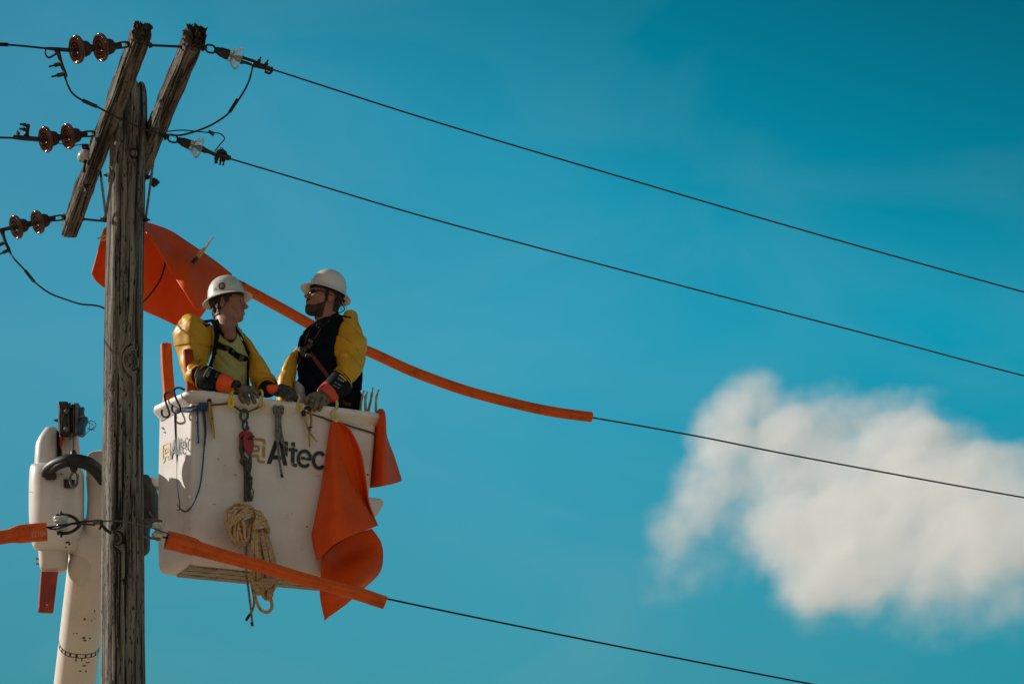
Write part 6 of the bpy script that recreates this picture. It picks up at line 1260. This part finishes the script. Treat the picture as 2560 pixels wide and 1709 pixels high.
def hair2(X, Y, Z):
    x, y, z = X / s2_, Y / s2_, Z / s2_; base = ell(x, y, z, (-.014, 0, .045), (.100, .079, .088)); base = smin(base, ell(x, y, z, (-.040, 0, -.030), (.060, .060, .058)), .03)
    shell = np.minimum(base, hs2(X, Y, Z) / s2_ + .001) - .006; back = np.maximum(x + .050, -(z + .078)); side = np.maximum(np.maximum(x - .030, -(x + .06)), -(z - .030)); top = -(z - .042); burn = np.maximum(np.maximum(x - .024, -(x - .006)), -(z + .01))
    return np.maximum(shell, np.minimum(np.minimum(back, side), np.minimum(top, burn))) * s2_
net_obj('hair', hair2, (-.15, -.11, -.12), (.13, .11, .17), .0036, mat('short_dark_hair', (.03, .018, .014), .85, 0, c2=(.07, .04, .03), scale=90), M2, HM2)
mb = MB()
for i in range(14):
    x0 = 520 + random.uniform(-25, 45); y0 = 420 + random.uniform(-20, 40); tube(mb, pts(k6, [(x0, y0), (x0 + random.uniform(-10, 25), y0 + 35), (x0 + random.uniform(-5, 60), y0 + random.uniform(50, 90))], 15.98 + random.uniform(-.03, .03)), [.002, .0016, .0005], 5, 4)
mb.obj('loose_hair', HAIRD, M2)
HM2h = frame(Vector((-math.cos(a2), -math.sin(a2), .20)), (.06, 0, 1), HM2 @ (Vector((-.010, 0, .054)) * s2_)); hat2, hmb2 = helmet(M2, HM2h, 1.06, HELM2, .040, False)
mb = MB(); ribbon_ring(mb, HM2h, 1.0, .106, .088, -.022, .018, .006); mb.obj('headband', BLACK, hat2)
mb = MB(); tube(mb, pts(k6, [(480, 290), (520, 360), (560, 410), (590, 425)], 15.86), [.010, .014, .012, .006], 8, 4); tube(mb, pts(k6, [(540, 420), (560, 460), (585, 500), (560, 530), (525, 545)], 15.88), .0035, 8, 4); mb.obj('ratchet', BLACK, hat2)
mb = MB(); LL = lambda q: HM2 @ (Vector(q) * s2_)
glz = mat('dark_lens', (.004, .007, .008), .05, spec=.9, coat=1.0); sgp = empty('x', (0, 0, 0), None, None); bpy.data.objects.remove(sgp)
def lens(X, Y, Z):
    x, y, z = X / s2_, Y / s2_, Z / s2_; sh = np.maximum(ell(x, y, z, (-.002, 0, .006), (.103, .078, .10)), -ell(x, y, z, (-.005, 0, .006), (.102, .074, .12)))
    d = None
    for sg in (1, -1):
        e = ell(x, y, z, (.085, sg * .036, .008), (.05, .031, .0195)); d = e if d is None else np.minimum(d, e)
    br = cap_(x, y, z, (.099, -.012, .016), (.099, .012, .016), .004); return np.minimum(np.maximum(sh, d), br) * s2_
o_, _m = net_obj('sunglasses', lens, (.0, -.10, -.04), (.14, .10, .05), .0022, glz, M2, HM2)
mb = MB()
for sg in (1, -1): tube(mb, [LL((.066, sg * .066, .013)), LL((.04, sg * .080, .013)), LL((.0, sg * .084, .010)), LL((-.022, sg * .083, .004))], .0032, 8, 5)
mb.obj('temple_arm', BLACK, o_)
mb = MB(); loft(mb, secs(k6, [(300, 650, 520, 560, .06), (225, 690, 600, 588, .10), (150, 760, 680, 640, .12), (105, 850, 725, 760, .128), (90, 940, 745, 900, .13), (92, 1020, 760, 1020, .13), (100, 1110, 772, 1120, .128), (92, 1190, 772, 1210, .125), (72, 1280, 765, 1310, .125), (60, 1380, 752, 1420, .125), (60, 1700, 740, 1700, .125)], 15.93), n=60, per=8, ex=2.3, fn=wrinkle(.010, 6, 9))
mb.obj('t_shirt', NAVY, M2, smooth=180); sb2 = bvh_of(mb)
mb = MB(); loft(mb, secs(k6, [(62, 1680, 742, 1680, .125), (80, 1900, 720, 1900, .125), (100, 2100, 700, 2100, .12)], 15.93), n=28, per=4)
for x0, x1 in ((90, 390), (410, 710)): loft(mb, secs(k6, [(x0, 2080, x1, 2080, .1), (x0 + 20, 2600, x1 - 20, 2600, .08), (x0 + 30, 2960, x1 - 30, 2960, .07)], 15.93), n=20, per=3)
mb.obj('trousers', PANTS, M2, smooth=180)
mb = MB(); loft(mb, secs(k6, [(60, 1262, 120, 1268, .05), (60, 1300, 175, 1330, .09), (55, 1380, 192, 1400, .10), (50, 1500, 195, 1500, .10)], 15.865), n=24, per=6, fn=wrinkle(.006, 14, 2)); mb.obj('shirt_hem', GREYC, M2, smooth=180)
mb = MB(); strap_on(mb, [sb2], k6, [(292, 668), (340, 700), (400, 640), (470, 585), (515, 560)], .010, .004, .008); mb.obj('shirt_collar', STRAP, M2, smooth=60)
mb = MB(); strap_on(mb, [sb2], k6, [(232, 960), (300, 1050), (360, 1130), (410, 1200), (450, 1280)], [.020, .025, .025, .025, .025], .004, .007, 8); mb.obj('sling_strap', REDW, M2, smooth=50)
for l, w_ in (([(222, 725), (190, 800), (172, 870)], .006), ([(430, 625), (370, 665), (320, 735), (265, 815)], .007), ([(128, 1010), (108, 1070), (95, 1135)], .008), ([(560, 1450), (600, 1480), (650, 1490)], .02)):
    mb = MB(); strap_on(mb, [sb2], k6, l, w_, .003, .006, 8); mb.obj('red_strap', REDW, M2, smooth=50)
mb = MB(); strap_on(mb, [sb2], k6, [(105, 905), (150, 930), (200, 900), (250, 855)], [.024, .036, .030, .016], .010, .010, 6); strap_on(mb, [sb2], k6, [(140, 950), (190, 990), (250, 955)], [.030, .024, .018], .008, .010, 6); mb.obj('chest_buckle', BUCK, M2, smooth=40)
mb = MB(); mb.box(P(*k6(232, 835), 15.775), .030, .012, .018, Matrix.Rotation(R(30), 3, 'Y')); mb.obj('buckle', GRAY, M2, smooth=0, bevel=.002); mb = MB(); mb.box(P(*k6(210, 975), 15.775), .026, .012, .010, Matrix.Rotation(R(25), 3, 'Y')); mb.obj('buckle', GRAY, M2, smooth=0, bevel=.002)
T1 = [(640, 572, 705, 566, .012, 15.93), (575, 580, 718, 572, .05, 15.92), (540, 620, 730, 620, .07, 15.90), (522, 715, 755, 700, .085, 15.88), (485, 800, 795, 785, .09, 15.86), (468, 890, 815, 860, .092, 15.85), (472, 980, 800, 950, .09, 15.84), (485, 1050, 800, 1035, .088, 15.83), (486, 1100, 782, 1095, .086, 15.81), (468, 1140, 740, 1165, .08, 15.79), (470, 1145, 690, 1230, .075, 15.775), (474, 1145, 656, 1305, .07, 15.76)]
mb = MB(); loft(mb, secs(k6, T1), n=48, per=7, fn=wrinkle(.008, 8, 21), cap=(1, 0), ex=1.85); sl3 = mb.obj('rubber_sleeve', YR, M2, smooth=180); sb3 = bvh_of(mb)
mb = MB(); r_ = secs(k6, [T1[-1]])[0]; c = (r_[0] + r_[1]) / 2; hv = (r_[1] - r_[0]) / 2; axs = (P(*k6(430, 1380), 15.74) - c).normalized(); dv = hv.cross(axs).normalized() * .07
tube(mb, [c + hv * math.cos(a) + dv * math.sin(a) for a in [2 * math.pi * i / 24 for i in range(24)]], .004, 8, 2, closed=True); mb.obj('sleeve_rim', YR, sl3)
mb = MB(); strap_on(mb, [sb2, sb3], k6, [(555, 572), (600, 586), (650, 592)], [.010, .014, .010], .005, .006); mb.obj('shoulder_clip', STRAP, M2)
mb = MB(); loft(mb, secs(k6, [(742, 790, 800, 790, .02, 15.9), (750, 850, 818, 830, .03, 15.9), (760, 930, 815, 900, .03, 15.9), (770, 960, 800, 960, .01, 15.9)], None), n=20, per=5); mb.obj('sleeve_lining', CREAM, sl3, smooth=180)
T2 = [(1508, 1030, 1600, 1050, .05, 15.92), (1490, 1070, 1560, 1090, .07, 15.92), (1442, 1150, 1522, 1120, .08, 15.90), (1400, 1225, 1515, 1205, .085, 15.88), (1378, 1272, 1505, 1290, .085, 15.86), (1372, 1330, 1490, 1380, .085, 15.85), (1380, 1500, 1480, 1500, .08, 15.84)]
mb = MB(); loft(mb, secs(k2, T2), n=40, per=7, fn=wrinkle(.005, 9, 13)); mb.obj('rubber_sleeve', YR, M2, smooth=180)
cb2, cbb2 = cuff(M2, 'black_cuff', k6, [(478, 1140, 652, 1318, .066, 15.76), (440, 1185, 650, 1350, .064, 15.75), (385, 1250, 630, 1370, .06, 15.73), (345, 1300, 540, 1440, .055, 15.72)], CUFFB)
cuff(M2, 'orange_cuff', k6, [(368, 1262, 532, 1432, .054, 15.725), (330, 1300, 510, 1450, .056, 15.71), (298, 1350, 455, 1462, .048, 15.70), (310, 1380, 430, 1455, .035, 15.695)], CUFFR)
mb = MB(); strap_on(mb, [cbb2], k6, [(528, 1185), (565, 1210), (600, 1245)], [.008, .010, .008], .001, .002); mb.obj('yellow_tag', TAGY, cb2)
txt('95618', cb2, INKW, cbb2, k6, (575, 1262), (-.86, -.5), (.45, -.89), 30); txt('MADE USA', cb2, INKW, cbb2, k6, (545, 1300), (-.86, -.5), (.45, -.89), 16); txt('CL 2 17 kV', cb2, INKW, cbb2, k6, (525, 1325), (-.86, -.5), (.45, -.89), 16)
r8 = lambda x, y, o_=.0: P(*b8(x, y), rimY(b8(x, y)[0]) - o_)
g3 = [([r8(760, 190, .0), r8(715, 220, .03), r8(690, 275, .04), r8(690, 310, .025)], [.0165, .0155, .0145, .012]), ([r8(820, 180, .0), r8(785, 250, .045), r8(765, 330, .055), r8(775, 375, .03)], [.0165, .0155, .0148, .013]),
      ([r8(890, 190, .0), r8(868, 290, .05), r8(835, 370, .055), r8(825, 425, .035)], [.0170, .0160, .0150, .013]), ([r8(965, 200, .0), r8(955, 300, .045), r8(920, 370, .05), r8(900, 415, .03)], [.0170, .0155, .0145, .0125]), ([r8(1010, 220, -.01), r8(1040, 260, .0), r8(1030, 300, .0), r8(1000, 320, -.01)], [.016, .015, .013, .011])]
glove(M2, 'glove', GLV, g3, [(r8(1000, 190, -.02), r8(920, 190, .0), .026, .030), (r8(920, 190, .0), r8(830, 190, .0), .030, .026), (r8(960, 230, .01), r8(800, 210, .01), .024, .022), (r8(1060, 160, -.03), r8(980, 190, -.01), .024, .028)], h=.0024)
mb = MB(); tube(mb, pts(b8, [(1250, 290), (1310, 240), (1380, 190)], 15.86), [.014, .015, .012], 10, 4); tube(mb, pts(b8, [(1375, 170), (1420, 110), (1440, 20)], 15.86), .004, 6, 4); mb.obj('lanyard_end', mat('tan_lanyard', (.22, .14, .10), .8), M2)
mb = MB(); tube(mb, pts(b8, [(1290, 300), (1360, 270), (1430, 330)], 15.9), [.01, .02, .014], 10, 4, flat=.6); mb.obj('red_strap', REDW, M2)
# ------------------------------------------------------------------ scuffs, chips and stains that sit on the painted surfaces
DK = mat('dark_scuff', (.06, .05, .045), .7)
def front_mark(x, y, a, b, ang=0):
    n = 9; c, s = math.cos(R(ang)), math.sin(R(ang)); out = []
    for i in range(n): t = 2 * math.pi * i / n; q = 1 + .35 * random.uniform(-1, 1); u, v = a * q * math.cos(t), b * q * math.sin(t); out.append((x + u * c - v * s, y + u * s + v * c))
    return out
random.seed(11)
for f_, lst in ((front_pt, [(455, 605, 5, 2, -30), (382, 765, 3, 2, 0), (492, 642, 4, 2, 20), (1000, 1018, 5, 4, 0), (950, 1298, 6, 4, 0), (905, 940, 3, 2, 0), (1370, 700, 5, 7, 0), (1262, 330, 2, 14, 0), (720, 930, 3, 3, 0), (560, 700, 12, 1.5, 20), (430, 880, 16, 1.5, 12), (820, 1180, 3, 2, 0), (585, 1150, 4, 2, 0), (1330, 380, 5, 3, 0), (1010, 440, 9, 2, 0)]),
                (left_pt, [(112, 415, 6, 12, -25), (124, 440, 4, 6, 0), (104, 1176, 3, 8, 0), (282, 1032, 6, 2, 0)])):
    for q in lst: decal('scuff_mark', DK, f_, k3, [front_mark(*q)])
def bvh_obj(o): return BVHTree.FromPolygons([o.matrix_world @ v.co if False else v.co + origin_of(o) for v in o.data.vertices], [tuple(p.vertices) for p in o.data.polygons])
bt = next(o for o in bpy.data.objects if o.name == 'boom_tube'); bv = bvh_obj(bt)
for (x, y, a, b) in ((443, 1228, 6, 5), (495, 1186, 3, 6), (480, 1235, 3, 4), (388, 1302, 4, 2), (402, 1303, 5, 3), (440, 1324, 10, 5), (470, 1328, 5, 4), (445, 1338, 9, 4), (398, 1440, 4, 12), (428, 1440, 4, 11), (440, 1470, 10, 4), (460, 1455, 14, 3), (420, 1500, 6, 3), (450, 1560 - 60, 4, 6)):
    blob(bv, k4, front_mark(x, y, a, b), DK, 'stain', BOOM, .002)
hv_ = bvh_obj(next(o for o in bpy.data.objects if o.name == 'housing'))
for (x, y, a, b) in ((160, 563, 10, 1.2), (205, 462, 10, 1), (170, 462, 8, 1), (322, 468, 7, 3), (358, 826, 8, 4), (345, 852, 5, 3), (300, 600, 2, 2)): blob(hv_, k4, front_mark(x, y, a, b), DK, 'scuff_mark', BOOM, .002)
